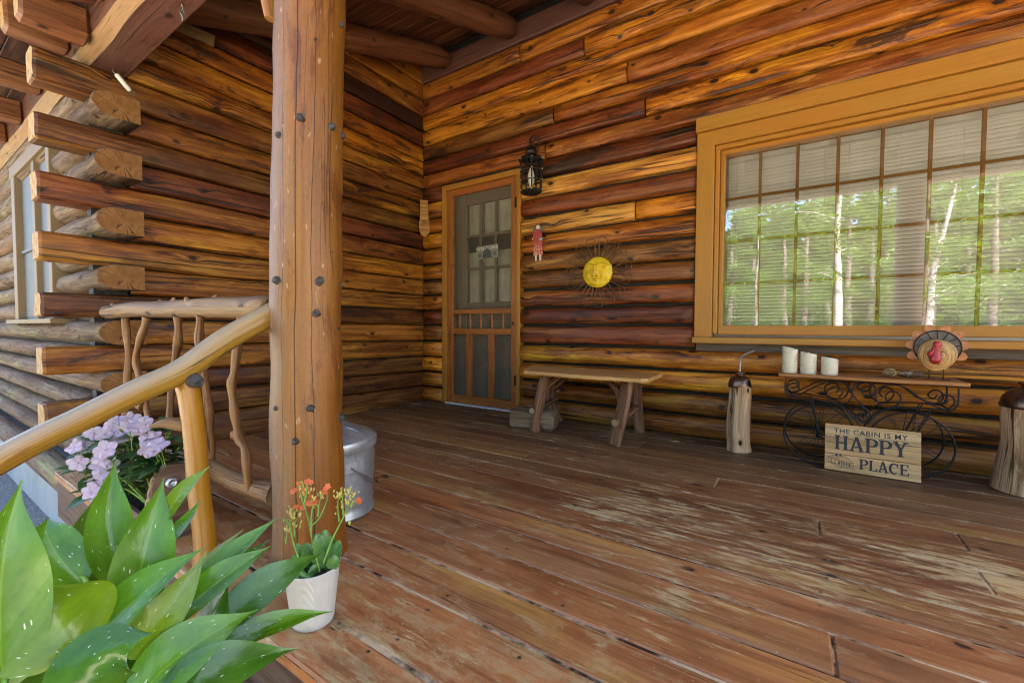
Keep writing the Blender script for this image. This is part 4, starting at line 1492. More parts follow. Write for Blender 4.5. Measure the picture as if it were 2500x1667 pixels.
# ------------------------------------------------------------------ candles
N = NT('birch_wrap_wax')
o_ = N.obj()
x_, y_, z_ = N.sep(o_)
nn = N.noise(N.xyz(N.math('MULTIPLY', x_, 9), N.math('MULTIPLY', y_, 9), N.math('MULTIPLY', z_, 60)), 1, 3, .6)
ln = N.rng(N.math('ABSOLUTE', N.math('SUBTRACT', nn, .5)), .004, .018, 1, 0)
N.fin(N.mix(N.math('MULTIPLY', ln, .6), (.6, .56, .42), (.3, .27, .2)), .35, spec=.5)
N.put(N.b.inputs['Subsurface Weight'], .15)
N.b.inputs['Subsurface Radius'].default_value = (.02, .012, .006)
MAT['candle'] = N.m
for k, (x, h, a, lab) in enumerate(((3.187, .152, 25, 'tallest ivory pillar candle at the left end of the shelf'), (3.275, .126, 8, 'middle sized ivory pillar candle between two others on the shelf'), (3.371, .100, -20, 'shortest ivory pillar candle on the shelf'))):
    t = thing('pillar_candle', lab, 'candle', (x, -.275, .503), 'three pillar candles on the shelf')
    c = Vector((x, -.275, .503))
    r = .0385
    m = MB()
    n = 28
    prof = [(.0, 0), (r * .97, 0), (r, .003)]
    rows = []
    tops = [[], [], []]
    for (rr, z) in prof:
        rows.append([c + Vector((max(rr, .0005) * math.cos(2 * math.pi * j / n), max(rr, .0005) * math.sin(2 * math.pi * j / n), z)) for j in range(n)])

    def rim(rr, dz):
        return [c + Vector((rr * math.cos(2 * math.pi * j / n), rr * math.sin(2 * math.pi * j / n), h + dz - .008 - .0085 * math.cos(2 * math.pi * j / n + R(a) - .3))) for j in range(n)]
    rows += [rim(r, -.004), rim(r * .975, 0), rim(r * .93, 0), rim(r * .88, -.006), rim(r * .6, -.016), rim(.002, -.02)]
    us = [0, .03, .033, h, h + .004, h + .008, h + .015, h + .03, h + .05]
    m.grid(rows, us, [2 * math.pi * r * j / n for j in range(n + 1)], closed=True)
    m.build('wax', MAT['candle'], t)
    m = MB()
    m.lathe([(.001, 0), (.003, .003), (.0045, .01), (.004, .016), (.0022, .023), (.0006, .031)], c + Vector((0, 0, h - .034)), 10)
    m.build('flame_tip', MAT['wax'], t)

# ------------------------------------------------------------------ pine cones
def pinecone(c, d, L, r, mat, label, seed):
    q = random.Random(seed)
    d = Vector(d).normalized()
    up = Vector((0, 0, 1))
    s = d.cross(up).normalized()
    n = s.cross(d)
    m = MB()
    m.tube([Vector(c) + d * (L * t) for t in (0, .2, .5, .8, 1)], [r * .3, r * .6, r * .62, r * .4, r * .1], 8)
    g = 0
    for i in range(80):
        t = i / 80
        a = i * 2.4
        rr = r * (math.sin(math.pi * (.12 + .83 * t)) ** .7)
        o = Vector(c) + d * (L * t)
        e = s * math.cos(a) + n * math.sin(a)
        tip = o + e * rr + d * (L * .1)
        sd_ = d.cross(e).normalized() * (r * .22)
        b0 = o + e * (rr * .35)
        m.poly([b0 - sd_ * .5, b0 + sd_ * .5, tip + sd_, tip + d * r * .12, tip - sd_])
        m.poly([tip - sd_, tip + sd_, tip + sd_ * .8 - d * r * .14, tip - sd_ * .8 - d * r * .14])
    return tag(m.build('pine_cone', mat, None, c), label, 'pine cone', 'pine cones on the shelf')


pinecone((3.665, -.21, .5235), (1, .05, -.03), .095, .021, plain('pine_cone_brown', (.2, .12, .07), .8, var=.4, scale=90, var2=(.45, .34, .24)), 'dark brown pine cone beside the turkey', 3)
pinecone((3.605, -.225, .525), (.55, -.5, .08), .055, .023, plain('pine_cone_tan', (.4, .27, .14), .8, var=.4, scale=90), 'pale tan pine cone, left one of the pair on the shelf', 5)
m = MB()
m.grid([[Vector((3.54 + .07 * t, -.25 + .02 * t + .014 * math.sin(math.pi * t) * k, .506 + .004 * math.sin(math.pi * t) * (1 - abs(k)))) for k in (-1, 0, 1)] for t in [i / 8 for i in range(9)]], [i * .01 for i in range(9)], [0, .5, 1])
tag(m.build('dry_leaf', plain('grey_green_leaf', (.1, .14, .12), .6), None, (3.57, -.24, .504)), 'small grey green leaf lying flat on the shelf', 'leaf')

# ------------------------------------------------------------------ turkey
tk = thing('turkey_figurine', 'wooden turkey figurine with a red head standing on the shelf', 'figurine', (3.81, -.235, .503))
TC = Vector((3.808, -.235, .628))
fan = MB()
fc = TC + Vector((.002, .022, .035))
out = [(.088 * math.cos(R(a)), .088 * math.sin(R(a)) * .98) for a in range(-35, 216, 10)]
fan.prism(out, .006, Matrix.Translation(fc))
FM = plain('tail_brown', (.1, .08, .066), .6, var=.3, scale=30)
fo = fan.build('tail', FM, tk)
for k in range(8):
    a = R(-25 + 230 * k / 7)
    m = MB()
    c = fc + Vector((.09 * math.cos(a), .007, .09 * math.sin(a)))
    ol = []
    for q in range(18):
        b_ = 2 * math.pi * q / 18
        ex, ey = .031 * math.cos(b_), .023 * math.sin(b_)
        ol.append((ex * math.cos(a) - ey * math.sin(a), ex * math.sin(a) + ey * math.cos(a)))
    m.prism(ol, .004, Matrix.Translation(c))
    m.build('feather', plain('peach_feather', (.42, .16, .055), .6, var=.25, scale=40), fo)
m = MB()
for k in range(9):
    a = R(-20 + 220 * k / 8)
    p0, p1 = fc + Vector((.03 * math.cos(a), -.002, .03 * math.sin(a))), fc + Vector((.086 * math.cos(a), -.002, .086 * math.sin(a)))
    m.tube([p0, p1], .0016, 5)
m.tube([fc + Vector((.088 * math.cos(R(a)), -.001, .086 * math.sin(R(a)))) for a in range(-35, 216, 8)], .0028, 6)
m.build('tail_ribs', MAT['iron'], fo)
TW = wood('turkey_strips', tint=(.5, .33, .13), dark=(.3, .16, .05), light=(.6, .42, .2), stain=.2, peel=.1, knots=0, contrast=.5)
rq = random.Random(4)
for k, (r_, w_, y_) in enumerate(((.070, .02, .006), (.070, .018, -.002), (.062, .018, -.008), (.055, .017, -.013), (.046, .016, -.018), (.036, .015, -.022), (.026, .014, -.025), (.016, .014, -.027))):
    for h in range(2):
        a0 = rq.uniform(0, 360) if h == 0 else a0 + 175 + rq.uniform(-20, 20)
        m = MB()
        rows, us = [], []
        n = 16
        for i in range(n + 1):
            t = i / n
            a = R(a0 + 200 * t)
            ww = w_ * (.25 + .75 * math.sin(math.pi * min(1, max(0, t * .96 + .02))) ** .5)
            ro = r_ + .003 * math.sin(a * 3 + k)
            c = TC + Vector((ro * .94 * math.cos(a), y_ + .008 * t, ro * 1.08 * math.sin(a)))
            e = Vector((math.cos(a), 0, math.sin(a)))
            f_ = Vector((0, -1, 0))
            rows.append([c + e * (ww * .3) - f_ * .004, c + e * (ww * .2) + f_ * .006, c - e * (ww * .4) + f_ * .009, c - e * (ww * .8) + f_ * .003, c - e * (ww * .7) - f_ * .006])
            us.append(r_ * 3.4 * t)
        m.grid(rows, us, [0, .006, .014, .022, .03])
        m.build('body_strip', TW, tk, seed=k + h * 3.3)
m = MB()
m.lathe([(.001, -.018), (.055, -.014), (.066, 0), (.06, .012), (.001, .016)], TC, 24, Matrix.Rotation(R(90), 4, 'X'))
m.build('body', TW, tk)
m = MB()
hp = spline([TC + Vector((-.012, -.033, .068)), TC + Vector((-.010, -.042, .052)), TC + Vector((-.012, -.042, .028)), TC + Vector((-.014, -.042, .0)), TC + Vector((-.016, -.041, -.024)), TC + Vector((-.016, -.038, -.044))], 4)
m.tube(hp, [.006, .013, .0165, .017, .0165, .0145, .0125, .012, .0125, .0135, .015, .017, .019, .021, .0225, .0235, .0235, .022, .0185, .013, .005], 14, squash=.75)
hd = m.build('head', MAT['red'], tk)
m = MB()
m.tube(spline([TC + Vector((-.024, -.045, .048)), TC + Vector((-.028, -.05, .025)), TC + Vector((-.036, -.046, .008)), TC + Vector((-.042, -.04, -.006))], 4), [.004, .005, .006, .007, .008, .010, .0125, .0145, .0155, .0155, .0135, .010, .004], 10, squash=.7)
m.build('wattle', MAT['red'], hd)
for dx in (-.026, .026):
    m = MB()
    b0 = Vector((TC.x + dx - .002, TC.y, .503 + .003))
    m.tube([b0 + Vector((0, 0, .0)), b0 + Vector((0, 0, .065))], .0025, 6)
    for a in (200, 250, 300, 340):
        m.tube([b0, b0 + Vector((.026 * math.cos(R(a)), .022 * math.sin(R(a)), -.0005))], .0018, 5)
    m.build('leg', MAT['iron'], tk)

# ------------------------------------------------------------------ text helpers
def text_mesh(mb, s, size, M, bold=0.0, xs=1.0, align='LEFT'):
    cu = bpy.data.curves.new('t', 'FONT')
    cu.body = s
    cu.size = size
    cu.offset = bold
    cu.space_character = 1.12
    cu.align_x = align
    cu.resolution_u = 3
    ob = bpy.data.objects.new('t', cu)
    COL.objects.link(ob)
    dg = bpy.context.evaluated_depsgraph_get()
    me = bpy.data.meshes.new_from_object(ob.evaluated_get(dg))
    b0 = len(mb.v)
    for v in me.vertices:
        mb.v.append(M @ Vector((v.co.x * xs, 0, v.co.y)))
    for p in me.polygons:
        mb.f.append([b0 + i for i in p.vertices])
        mb.uv.append([(0, 0)] * len(p.vertices))
        mb.sm.append(False)
        mb.mi.append(0)
    bpy.data.objects.remove(ob)
    bpy.data.curves.remove(cu)
    bpy.data.meshes.remove(me)


_lay = [0]


def stroke(mb, pts, w, M, closed=False):
    """flat thick polyline in local xz, each one a hair above the last"""
    _lay[0] = (_lay[0] + 1) % 14
    y = -.00006 * _lay[0]
    P = [Vector((p[0], 0, p[1])) for p in pts]
    n = len(P)
    L, Rr = [], []
    for i in range(n):
        a = P[i] - P[i - 1] if i else P[1] - P[0]
        b_ = P[i + 1] - P[i] if i < n - 1 else P[-1] - P[-2]
        if a.length < 1e-9:
            a = b_
        t = (a.normalized() + b_.normalized())
        t = t.normalized() if t.length > 1e-6 else b_.normalized()
        nn_ = Vector((-t.z, 0, t.x))
        k = 1 / max(.5, abs(nn_.dot(Vector((-b_.normalized().z, 0, b_.normalized().x)))))
        ww = w[i] if isinstance(w, (list, tuple)) else w
        L.append(P[i] + nn_ * ww / 2 * k + Vector((0, y, 0)))
        Rr.append(P[i] - nn_ * ww / 2 * k + Vector((0, y, 0)))
    for i in range(n - 1):
        mb.poly([M @ L[i], M @ Rr[i], M @ Rr[i + 1], M @ L[i + 1]])


def serif_text(mb, s, h, M, x0, z0, wid, gap):
    """bold slab-serif capitals drawn as strokes"""
    W, T, S = h * .17, h * .09, h * .085
    x = x0

    def ser(cx, z, k=.3):
        stroke(mb, [(cx - h * k / 2, z), (cx + h * k / 2, z)], S, M)
    for ch in s:
        w = wid * h * {'H': 1, 'A': 1.02, 'P': .86, 'Y': .98, 'L': .8, 'C': .88, 'E': .84}[ch]
        zb, zt = z0 + S / 2, z0 + h - S / 2
        if ch == 'H':
            for cx in (x + W * .9, x + w - W * .9):
                stroke(mb, [(cx, z0), (cx, z0 + h)], W, M)
                ser(cx, zb)
                ser(cx, zt)
            stroke(mb, [(x + W, z0 + h * .5), (x + w - W, z0 + h * .5)], T, M)
        elif ch == 'A':
            stroke(mb, [(x + W * .7, z0), (x + w * .46, z0 + h)], T * 1.1, M)
            stroke(mb, [(x + w * .48, z0 + h), (x + w - W * .7, z0)], W, M)
            stroke(mb, [(x + w * .25, z0 + h * .32), (x + w * .7, z0 + h * .32)], T, M)
            ser(x + W * .7, zb)
            ser(x + w - W * .7, zb)
        elif ch in 'P':
            cx = x + W * .9
            stroke(mb, [(cx, z0), (cx, z0 + h)], W, M)
            ser(cx, zb)
            arc = [(cx, z0 + h - T / 2)] + [(x + w * .5 + (w * .42) * math.cos(R(a)), z0 + h * .71 + h * .245 * math.sin(R(a))) for a in range(90, -91, -18)] + [(cx, z0 + h * .465)]
            stroke(mb, arc, [T] * 3 + [T * 1.5] + [W] * (len(arc) - 8) + [T * 1.5] + [T] * 3, M)
            ser(cx - W * .4, zt, .2)
        elif ch == 'Y':
            cx = x + w / 2
            stroke(mb, [(x + W * .7, z0 + h), (cx, z0 + h * .45)], W, M)
            stroke(mb, [(x + w - W * .7, z0 + h), (cx, z0 + h * .45)], T * 1.1, M)
            stroke(mb, [(cx, z0), (cx, z0 + h * .5)], W, M)
            ser(cx, zb)
            ser(x + W * .7, zt, .26)
            ser(x + w - W * .7, zt, .26)
        elif ch == 'L':
            cx = x + W * .9
            stroke(mb, [(cx, z0), (cx, z0 + h)], W, M)
            ser(cx, zt)
            stroke(mb, [(x, zb), (x + w, zb)], S, M)
            stroke(mb, [(x + w - T * .5, z0), (x + w - T * .2, z0 + h * .26)], T, M)
        elif ch == 'C':
            arc = [(x + w * .52 + w * .44 * math.cos(R(a)), z0 + h * .5 + h * .45 * math.sin(R(a))) for a in range(42, 319, 18)]
            n = len(arc)
            stroke(mb, arc, [T + (W - T) * math.sin(math.pi * i / (n - 1)) for i in range(n)], M)
            stroke(mb, [(x + w * .88, z0 + h * .66), (x + w * .9, z0 + h * .98)], T * .9, M)
        elif ch == 'E':
            cx = x + W * .9
            stroke(mb, [(cx, z0), (cx, z0 + h)], W, M)
            for zz, q in ((zb, 1), (z0 + h * .5, .74), (zt, .95)):
                stroke(mb, [(x, zz), (x + w * q, zz)] if q > .8 else [(cx, zz), (x + w * q, zz)], S, M)
            stroke(mb, [(x + w * .97, z0), (x + w, z0 + h * .26)], T, M)
            stroke(mb, [(x + w * .92, z0 + h), (x + w * .94, z0 + h * .76)], T, M)
            stroke(mb, [(x + w * .72, z0 + h * .4), (x + w * .72, z0 + h * .6)], T * .8, M)
        x += w + gap * h
    return x


# ------------------------------------------------------------------ cabin sign
SW, SH = .383, .246
O = Vector((3.356, -.372, .003))
upv = Vector((0, .035, .2435)).normalized()
SM = Matrix(((1, 0, 0, O.x), (0, upv.z, upv.y, O.y), (0, -upv.y, upv.z, O.z), (0, 0, 0, 1)))
sg = thing('cabin_sign', 'pale wooden plank sign lettered THE CABIN IS MY HAPPY PLACE leaning on the shelf', 'sign', O)
zz = [0, SH * .355, SH * .70, SH]
for k in range(3):
    m = MB()
    m.bar(SW, .012, zz[k + 1] - zz[k] - .0022, SM @ Matrix.Translation((0, .006, (zz[k] + zz[k + 1]) / 2)), .0012)
    m.build('board', MAT['sign'], sg, seed=k * 2.7 + 1)
TM = SM @ Matrix.Translation((0, -.0006, 0))
m = MB()
text_mesh(m, 'THE CABIN IS MY', .0355, TM @ Matrix.Translation((.038, 0, .199)), .0003, .97)
m.build('lettering', MAT['black_paint'], sg)
m = MB()
serif_text(m, 'HAPPY', .074, TM, .042, .113, .78, .07)
m.build('lettering', MAT['black_paint'], sg)
m = MB()
serif_text(m, 'PLACE', .054, TM, .146, .024, .74, .07)
m.build('lettering', MAT['black_paint'], sg)
m = MB()


def ln_(a, b_, w=.0017):
    stroke(m, [a, b_], w, TM)


for a, b_ in (((.012, .069), (.048, .082)), ((.048, .082), (.088, .079)), ((.088, .079), (.124, .048)), ((.012, .069), (.058, .058)), ((.058, .058), (.124, .048)), ((.058, .058), (.050, .08)),
              ((.018, .066), (.018, .048)), ((.018, .048), (.06, .028)), ((.06, .028), (.06, .057)), ((.06, .028), (.122, .026)), ((.121, .047), (.121, .026)), ((.012, .046), (.056, .022)), ((.056, .022), (.13, .02)),
              ((.03, .063), (.03, .043)), ((.045, .06), (.045, .036)), ((.072, .055), (.072, .028)), ((.086, .053), (.086, .027)), ((.1, .051), (.1, .027)), ((.112, .049), (.112, .026))):
    ln_(a, b_)
for a in ((.068, .043), (.082, .042), (.096, .041), (.109, .039)):
    stroke(m, [(a[0] - .003, a[1] - .008), (a[0] - .003, a[1] + .008)], .004, TM)
for a in range(9):
    ln_((.02 + a * .011, .066 - a * .001), (.046 + a * .005, .079), .0006)
for cx in (.05, .066):
    m.poly([TM @ Vector(q) for q in ((cx - .005, -.0003, .078), (cx + .006, -.0003, .077), (cx + .001, -.0003, .094))])
m.build('cabin_drawing', MAT['black_paint'], sg)

# ------------------------------------------------------------------ lantern
lt = thing('wall_lantern', 'aged black iron cage lantern hanging above the screen door hinge', 'lantern', (1.355, -.13, 1.88))
LC = Vector((1.355, -.125, 0))
def hexp(r, z, k, ph=0):
    return LC + Vector((r * math.cos(R(60 * k + ph)), r * .85 * math.sin(R(60 * k + ph)), z))
for k in range(6):
    m = MB()
    m.tube([hexp(.098, 1.885, k), hexp(.102, 2.145, k)], .006, 6)
    m.build('corner_bar', MAT['old_iron'], lt)
    m = MB()
    a, b_ = hexp(.098, 1.885, k).lerp(hexp(.098, 1.885, k + 1), .5), hexp(.102, 2.145, k).lerp(hexp(.102, 2.145, k + 1), .5)
    m.tube([a, b_], .0035, 6)
    m.build('cage_bar', MAT['old_iron'], lt)
for z in (1.887, 1.97, 2.055, 2.143):
    m = MB()
    m.tube([hexp(.1, z, k) for k in range(7)], .0045, 6, smooth=False)
    m.build('cage_ring', MAT['old_iron'], lt)
m = MB()
rr = [[hexp(.098, 1.884, k) for k in range(6)], [hexp(.06, 1.862, k) for k in range(6)], [hexp(.002, 1.858, k) for k in range(6)]]
m.grid(rr, [0, .04, .1], [.1 * k for k in range(7)], closed=True, smooth=False)
m.build('base', MAT['old_iron'], lt)
m = MB()
m.lathe([(.103, 2.143), (.085, 2.16), (.055, 2.172), (.046, 2.176), (.046, 2.2), (.052, 2.204), (.052, 2.212), (.045, 2.216), (.045, 2.238), (.036, 2.247), (.001, 2.249)], LC, 18)
m.build('chimney', MAT['old_iron'], lt)
m = MB()
m.tube([LC + Vector((.026 * math.cos(a), 0, 2.262 + .026 * math.sin(a))) for a in [2 * math.pi * i / 16 for i in range(17)]], .004, 6)
m.build('ring', MAT['old_iron'], lt)
m = MB()
m.tube(spline([LC + Vector((0, 0, 2.27)), LC + Vector((-.02, .01, 2.31)), LC + Vector((-.012, .03, 2.35)), LC + Vector((.015, .06, 2.352)), LC + Vector((.02, .09, 2.31)), LC + Vector((.016, .098, 2.20))], 5), .007, 7, squash=.5)
m.build('hook', MAT['old_iron'], lt)
for k in range(6):
    for z in (1.887, 1.97, 2.055, 2.143):
        m = MB()
        p = hexp(.105, z, k)
        m.lathe([(.001, -.006), (.0055, -.003), (.0055, .003), (.001, .006)], p, 6)
        m.build('rivet', MAT['chrome'], lt)
m = MB()
m.lathe([(.012, 1.90), (.013, 1.94), (.02, 1.955), (.029, 1.985), (.027, 2.02), (.016, 2.06), (.008, 2.085), (.001, 2.09)], LC, 14)
m.build('bulb', MAT['white'], lt)

# ------------------------------------------------------------------ sun face
sf_ = thing('sun_face', 'yellow metal sun face with wire petal rays on the log wall', 'wall ornament', (1.922, -.075, 1.187))
SCN = Vector((1.922, -.058, 1.187))
RF = .118


def g(x, z, cx, cz, sx, sz, rot=0.0):
    c, s_ = math.cos(rot), math.sin(rot)
    dx, dz = x - cx, z - cz
    a, b_ = dx * c + dz * s_, -dx * s_ + dz * c
    return math.exp(-(a / sx) ** 2 - (b_ / sz) ** 2)


def relief(x, z):
    r2 = x * x + z * z
    h = .20 * math.sqrt(max(0, 1 - r2 * .92))
    ax = abs(x)
    # brows
    bz = .36 + .12 * math.cos((ax - .42) / .40 * 1.5)
    if ax < .86:
        h += .075 * math.exp(-((z - bz) / .05) ** 2) * min(1, (.9 - ax) / .15)
    # sockets, eyes
    h -= .10 * g(ax, z, .42, .25, .26, .11)
    h += .085 * g(ax, z, .42, .25, .16, .055)
    h += .05 * math.exp(-((math.hypot((ax - .42) / .27, (z - .25) / .115) - 1) / .16) ** 2)
    # nose
    w = .06 + .05 * max(0, min(1, (.4 - z) / .6))
    if -.28 < z < .48:
        h += .15 * math.exp(-(x / w) ** 2) * min(1, (.48 - z) / .3 + .2) * min(1, (z + .30) / .06)
    h += .07 * g(ax, z, .1, -.2, .06, .06)
    # lips
    h += .09 * g(x, z, 0, -.42, .2, .045) + .09 * g(x, z, 0, -.53, .16, .045)
    h -= .05 * g(x, z, 0, -.475, .24, .022)
    # cheeks and folds
    h += .07 * g(ax, z, .5, -.18, .24, .22)
    h -= .06 * g(ax, z, .3, -.36, .05, .24, -.5)
    h += .07 * g(x, z, 0, -.78, .2, .14)
    return h


m = MB()
rows = []
nr, na = 34, 72
for i in range(nr + 1):
    r = max(.004, i / nr)
    row = []
    for j in range(na):
        a = 2 * math.pi * j / na
        x, z = r * math.cos(a), r * math.sin(a)
        row.append(SCN + Vector((x * RF, -relief(x, z) * RF * 1.7, z * RF)))
    rows.append(row)
rows.append([SCN + Vector((math.cos(2 * math.pi * j / na) * RF * 1.005, .012, math.sin(2 * math.pi * j / na) * RF * 1.005)) for j in range(na)])
m.grid(rows, [i * .004 for i in range(nr + 2)], [j * .01 for j in range(na + 1)], closed=True)
face = m.build('face', MAT['sunface'], sf_)


def fp(x, z, lift=0.0):
    return SCN + Vector((x * RF, -relief(x, z) * RF * 1.7 - lift, z * RF))


for s in (-1, 1):
    m = MB()
    m.tube(spline([fp(s * q[0], q[1], .001) for q in ((.06, .30), (.14, .42), (.3, .50), (.5, .50), (.68, .42), (.8, .30))], 4), [.0035, .0042, .0048, .005, .005] * 4 + [.003], 8)
    m.build('brow', MAT['sunface'], face)
    m = MB()
    m.tube(spline([fp(s * (.42 + .21 * math.cos(q)), .25 + .095 * math.sin(q), .001) for q in [2 * math.pi * i / 12 for i in range(13)]], 3), .0028, 7)
    m.lathe([(.001, -.008), (.0085, -.005), (.0115, 0), (.0085, .005), (.001, .008)], fp(s * .42, .25, -.002), 12, Matrix.Diagonal((1, .8, .7)).to_4x4())
    m.build('eye', MAT['sunface'], face)
m = MB()
m.tube(spline([fp(0, .42, .0), fp(0, .2, .003), fp(0, -.05, .005), fp(0, -.2, .006), fp(0, -.27, .0)], 4), [.005, .0055, .006, .0065, .007, .0075, .008, .0085, .009, .0095, .010, .0105, .011, .011, .010, .008, .004], 10)
m.build('nose', MAT['sunface'], face)
for z_, r_ in ((-.42, .0042), (-.53, .0052)):
    m = MB()
    m.tube(spline([fp(-.22, -.45, .0), fp(-.1, z_, .002), fp(0, z_ - (.02 if z_ > -.5 else 0), .0025), fp(.1, z_, .002), fp(.22, -.45, .0)], 4), [.0015, .0025, .003, r_, r_, r_, r_, r_, r_, r_, r_, r_, r_, r_, .003, .0025, .0015], 8)
    m.build('lip', MAT['sunface'], face)
for k in range(15):
    a = 2 * math.pi * (k + .3) / 15
    e = Vector((math.cos(a), 0, math.sin(a)))
    s_ = Vector((-math.sin(a), 0, math.cos(a)))
    for q, (ln2, wd2) in enumerate(((.165, .05), (.125, .03))):
        b0 = SCN + e * (RF - .01)
        tipw = .014 * math.sin(k * 2.3)
        pts = [b0 + s_ * .006, b0 + e * ln2 * .45 + s_ * wd2 * .62, b0 + e * ln2 * .85 + s_ * wd2 * .8, b0 + e * ln2 + s_ * (wd2 * .2 + tipw), b0 + e * ln2 * .85 - s_ * wd2 * .6, b0 + e * ln2 * .45 - s_ * wd2 * .55, b0 - s_ * .006]
        for p in pts[1:-1]:
            p.y -= .008 + .006 * math.sin(k * 1.7 + q)
        m = MB()
        m.tube(spline(pts, 5), .0031, 5)
        m.build('ray', MAT['wire'], sf_)

# ------------------------------------------------------------------ angel ornament
an = thing('angel_ornament', 'wooden angel ornament in a red dress hanging on a cord', 'wall ornament', (1.386, -.055, 1.31))
AX, AY = 1.386, -.062
N = NT('red_dress')
o_ = N.obj()
x_, y_, z_ = N.sep(o_)
vv = N.vor(N.xyz(N.math('MULTIPLY', x_, 75), N.math('MULTIPLY', z_, 75)))
dots = N.math('MULTIPLY', N.rng(vv.outputs['Distance'], .25, .38, 1, 0), N.rng(z_, .19, .10, 0, 1))
c_ = N.mix(dots, (.42, .055, .05), (.62, .45, .33))
N.fin(c_, .6)
m = MB()
m.prism([(-.012, .275), (.012, .275), (.026, .25), (.036, .17), (.043, .075), (.045, .06), (-.045, .06), (-.043, .075), (-.034, .17), (-.026, .25)], .014, Matrix.Translation((AX, AY, 1.31)))
m.build('dress', N.m, an)
SKIN = plain('painted_cream', (.68, .58, .46), .6, var=.08)
m = MB()
m.lathe([(.001, -.019), (.012, -.015), (.0185, 0), (.014, .013), (.001, .019)], (AX - .002, AY + .004, 1.602), 14)
m.build('head', SKIN, an)
for s in (-1, 1):
    m = MB()
    m.prism([(s * .012, 0), (s * .03, 0), (s * .027, -.05), (s * .014, -.052)][::s], .01, Matrix.Translation((AX, AY + .002, 1.372)))
    m.build('leg', SKIN, an)
    m = MB()
    m.tube([(AX + s * .02, AY - .002, 1.57), (AX + s * .036, AY - .006, 1.535), (AX + s * .041, AY - .012, 1.51)], [.008, .009, .008], 7)
    m.build('sleeve', N.m, an)
    m = MB()
    m.lathe([(.001, -.007), (.006, -.004), (.007, 0), (.001, .007)], (AX + s * .042, AY - .013, 1.503), 8)
    m.build('hand', SKIN, an)
    m = MB()
    m.prism([(s * (.036 + .022 * math.cos(q)), .012 + .026 * math.sin(q)) for q in [2 * math.pi * i / 14 for i in range(14)]], .004, Matrix.Translation((AX, AY + .012, 1.572)))
    m.build('wing', plain('grey_tin', (.16, .15, .12), .6, .3, .3, 80), an)
m = MB()
m.tube([(AX, AY + .01, 1.62), (AX + .002, AY + .02, 1.73)], .0012, 5)
m.build('cord', MAT['rope'], an)
m = MB()
m.box((AX + .028, AY - .026, 1.484), (AX + .052, AY - .008, 1.504), 'x', .003)
m.tube([(AX + .05, AY - .018, 1.49), (AX + .066, AY - .02, 1.5)], .002, 5)
m.build('watering_can', plain('pale_blue_paint', (.35, .48, .5), .5), an)
m = MB()
for k in range(6):
    stroke(m, [(-.005, .24 - k * .021), (.0, .236 - k * .021), (.005, .242 - k * .021)], .0016, Matrix.Translation((AX - .001, AY - .0006, 1.31)))
m.build('stitching', plain('dark_red_paint', (.12, .015, .015), .6), an)

# ------------------------------------------------------------------ driftwood slab in the corner
m = MB()
ol = [(-.042, .36), (.036, .36), (.038, .22), (.043, .16), (.055, .10), (.05, .04), (.03, .02), (.02, .0), (.002, -.008), (-.03, .015), (-.052, .06), (-.056, .12), (-.042, .18), (-.04, .26)]
m.prism(ol, .03, lookM((.075, -.075, 1.672), (.72, .69, 0), (-.69, .72, 0)))
ds = m.build('driftwood_slab', MAT['slab'], None, (.07, -.08, 1.67), seed=3.0)
tag(ds, 'knotty yellow wood slab hanging in the corner left of the door', 'wood slab')
m = MB()
p = Vector((.095, -.10, 1.80))
m.tube([p, p + Vector((.012, -.012, 0)), p + Vector((.017, -.017, 0))], [.02, .016, .007], 10, wob=.3)
kn = m.build('knot', MAT['slab'], ds)

# ------------------------------------------------------------------ welcome plaque on the inner door
wp = thing('welcome_plaque', 'small grey plaque reading WELCOME hanging on the inner door', 'plaque', (.746, .085, 1.41))
WM = Matrix.Translation((.746, .082, 1.476)) @ Matrix.Rotation(R(-1.5), 4, 'Y')
def rrect(w, h, r):
    o = []
    for cx, cz, a0 in ((w - r, h - r, 0), (-w + r, h - r, 90), (-w + r, -h + r, 180), (w - r, -h + r, 270)):
        for q in range(0, 91, 18):
            o.append((cx + r * math.cos(R(a0 + q)), cz + r * math.sin(R(a0 + q))))
    return o
m = MB()
m.prism(rrect(.128, .063, .014), .008, WM)
m.build('plate', plain('pale_slate', (.36, .37, .34), .6, var=.08), wp)
m = MB()
m.prism(rrect(.123, .058, .012), .0005, WM @ Matrix.Translation((0, -.0006, 0)))
m.build('panel', plain('sage_slate', (.33, .345, .31), .6, var=.08), wp)
m = MB()
text_mesh(m, 'WELCOME', .044, WM @ Matrix.Translation((0, -.0018, .02)), .0012, 1.12, 'CENTER')
m.build('lettering', plain('white_lettering', (.85, .85, .8), .6), wp)
DKB = plain('slate_blue_paint', (.07, .095, .11), .6, var=.2)
m = MB()
m.prism([(-.052, -.056), (.052, -.056)] + [(.052 * math.cos(R(a)), -.03 + .06 * math.sin(R(a))) for a in range(0, 181, 12)], .0004, WM @ Matrix.Translation((0, -.0026, 0)))
m.build('arch', DKB, wp)
for s in (-1, 1):
    m = MB()
    for (dx, dz, r) in ((0, -.006, .011), (-.013, .008, .0055), (-.005, .015, .0055), (.006, .015, .0055), (.014, .008, .0055)):
        m.poly([WM @ Vector((s * .088 + dx + r * math.cos(a), -.0016 - .0001 * (dx > 0), -.028 + dz + r * 1.1 * math.sin(a))) for a in [2 * math.pi * i / 12 for i in range(12)]])
    m.build('paw_print', DKB, wp)
m = MB()
m.tube(spline([(.69, .086, 1.537), (.72, .092, 1.60), (.746, .096, 1.625), (.775, .092, 1.60), (.80, .086, 1.537)], 4), .002, 5)
m.build('hanger', MAT['iron'], wp)

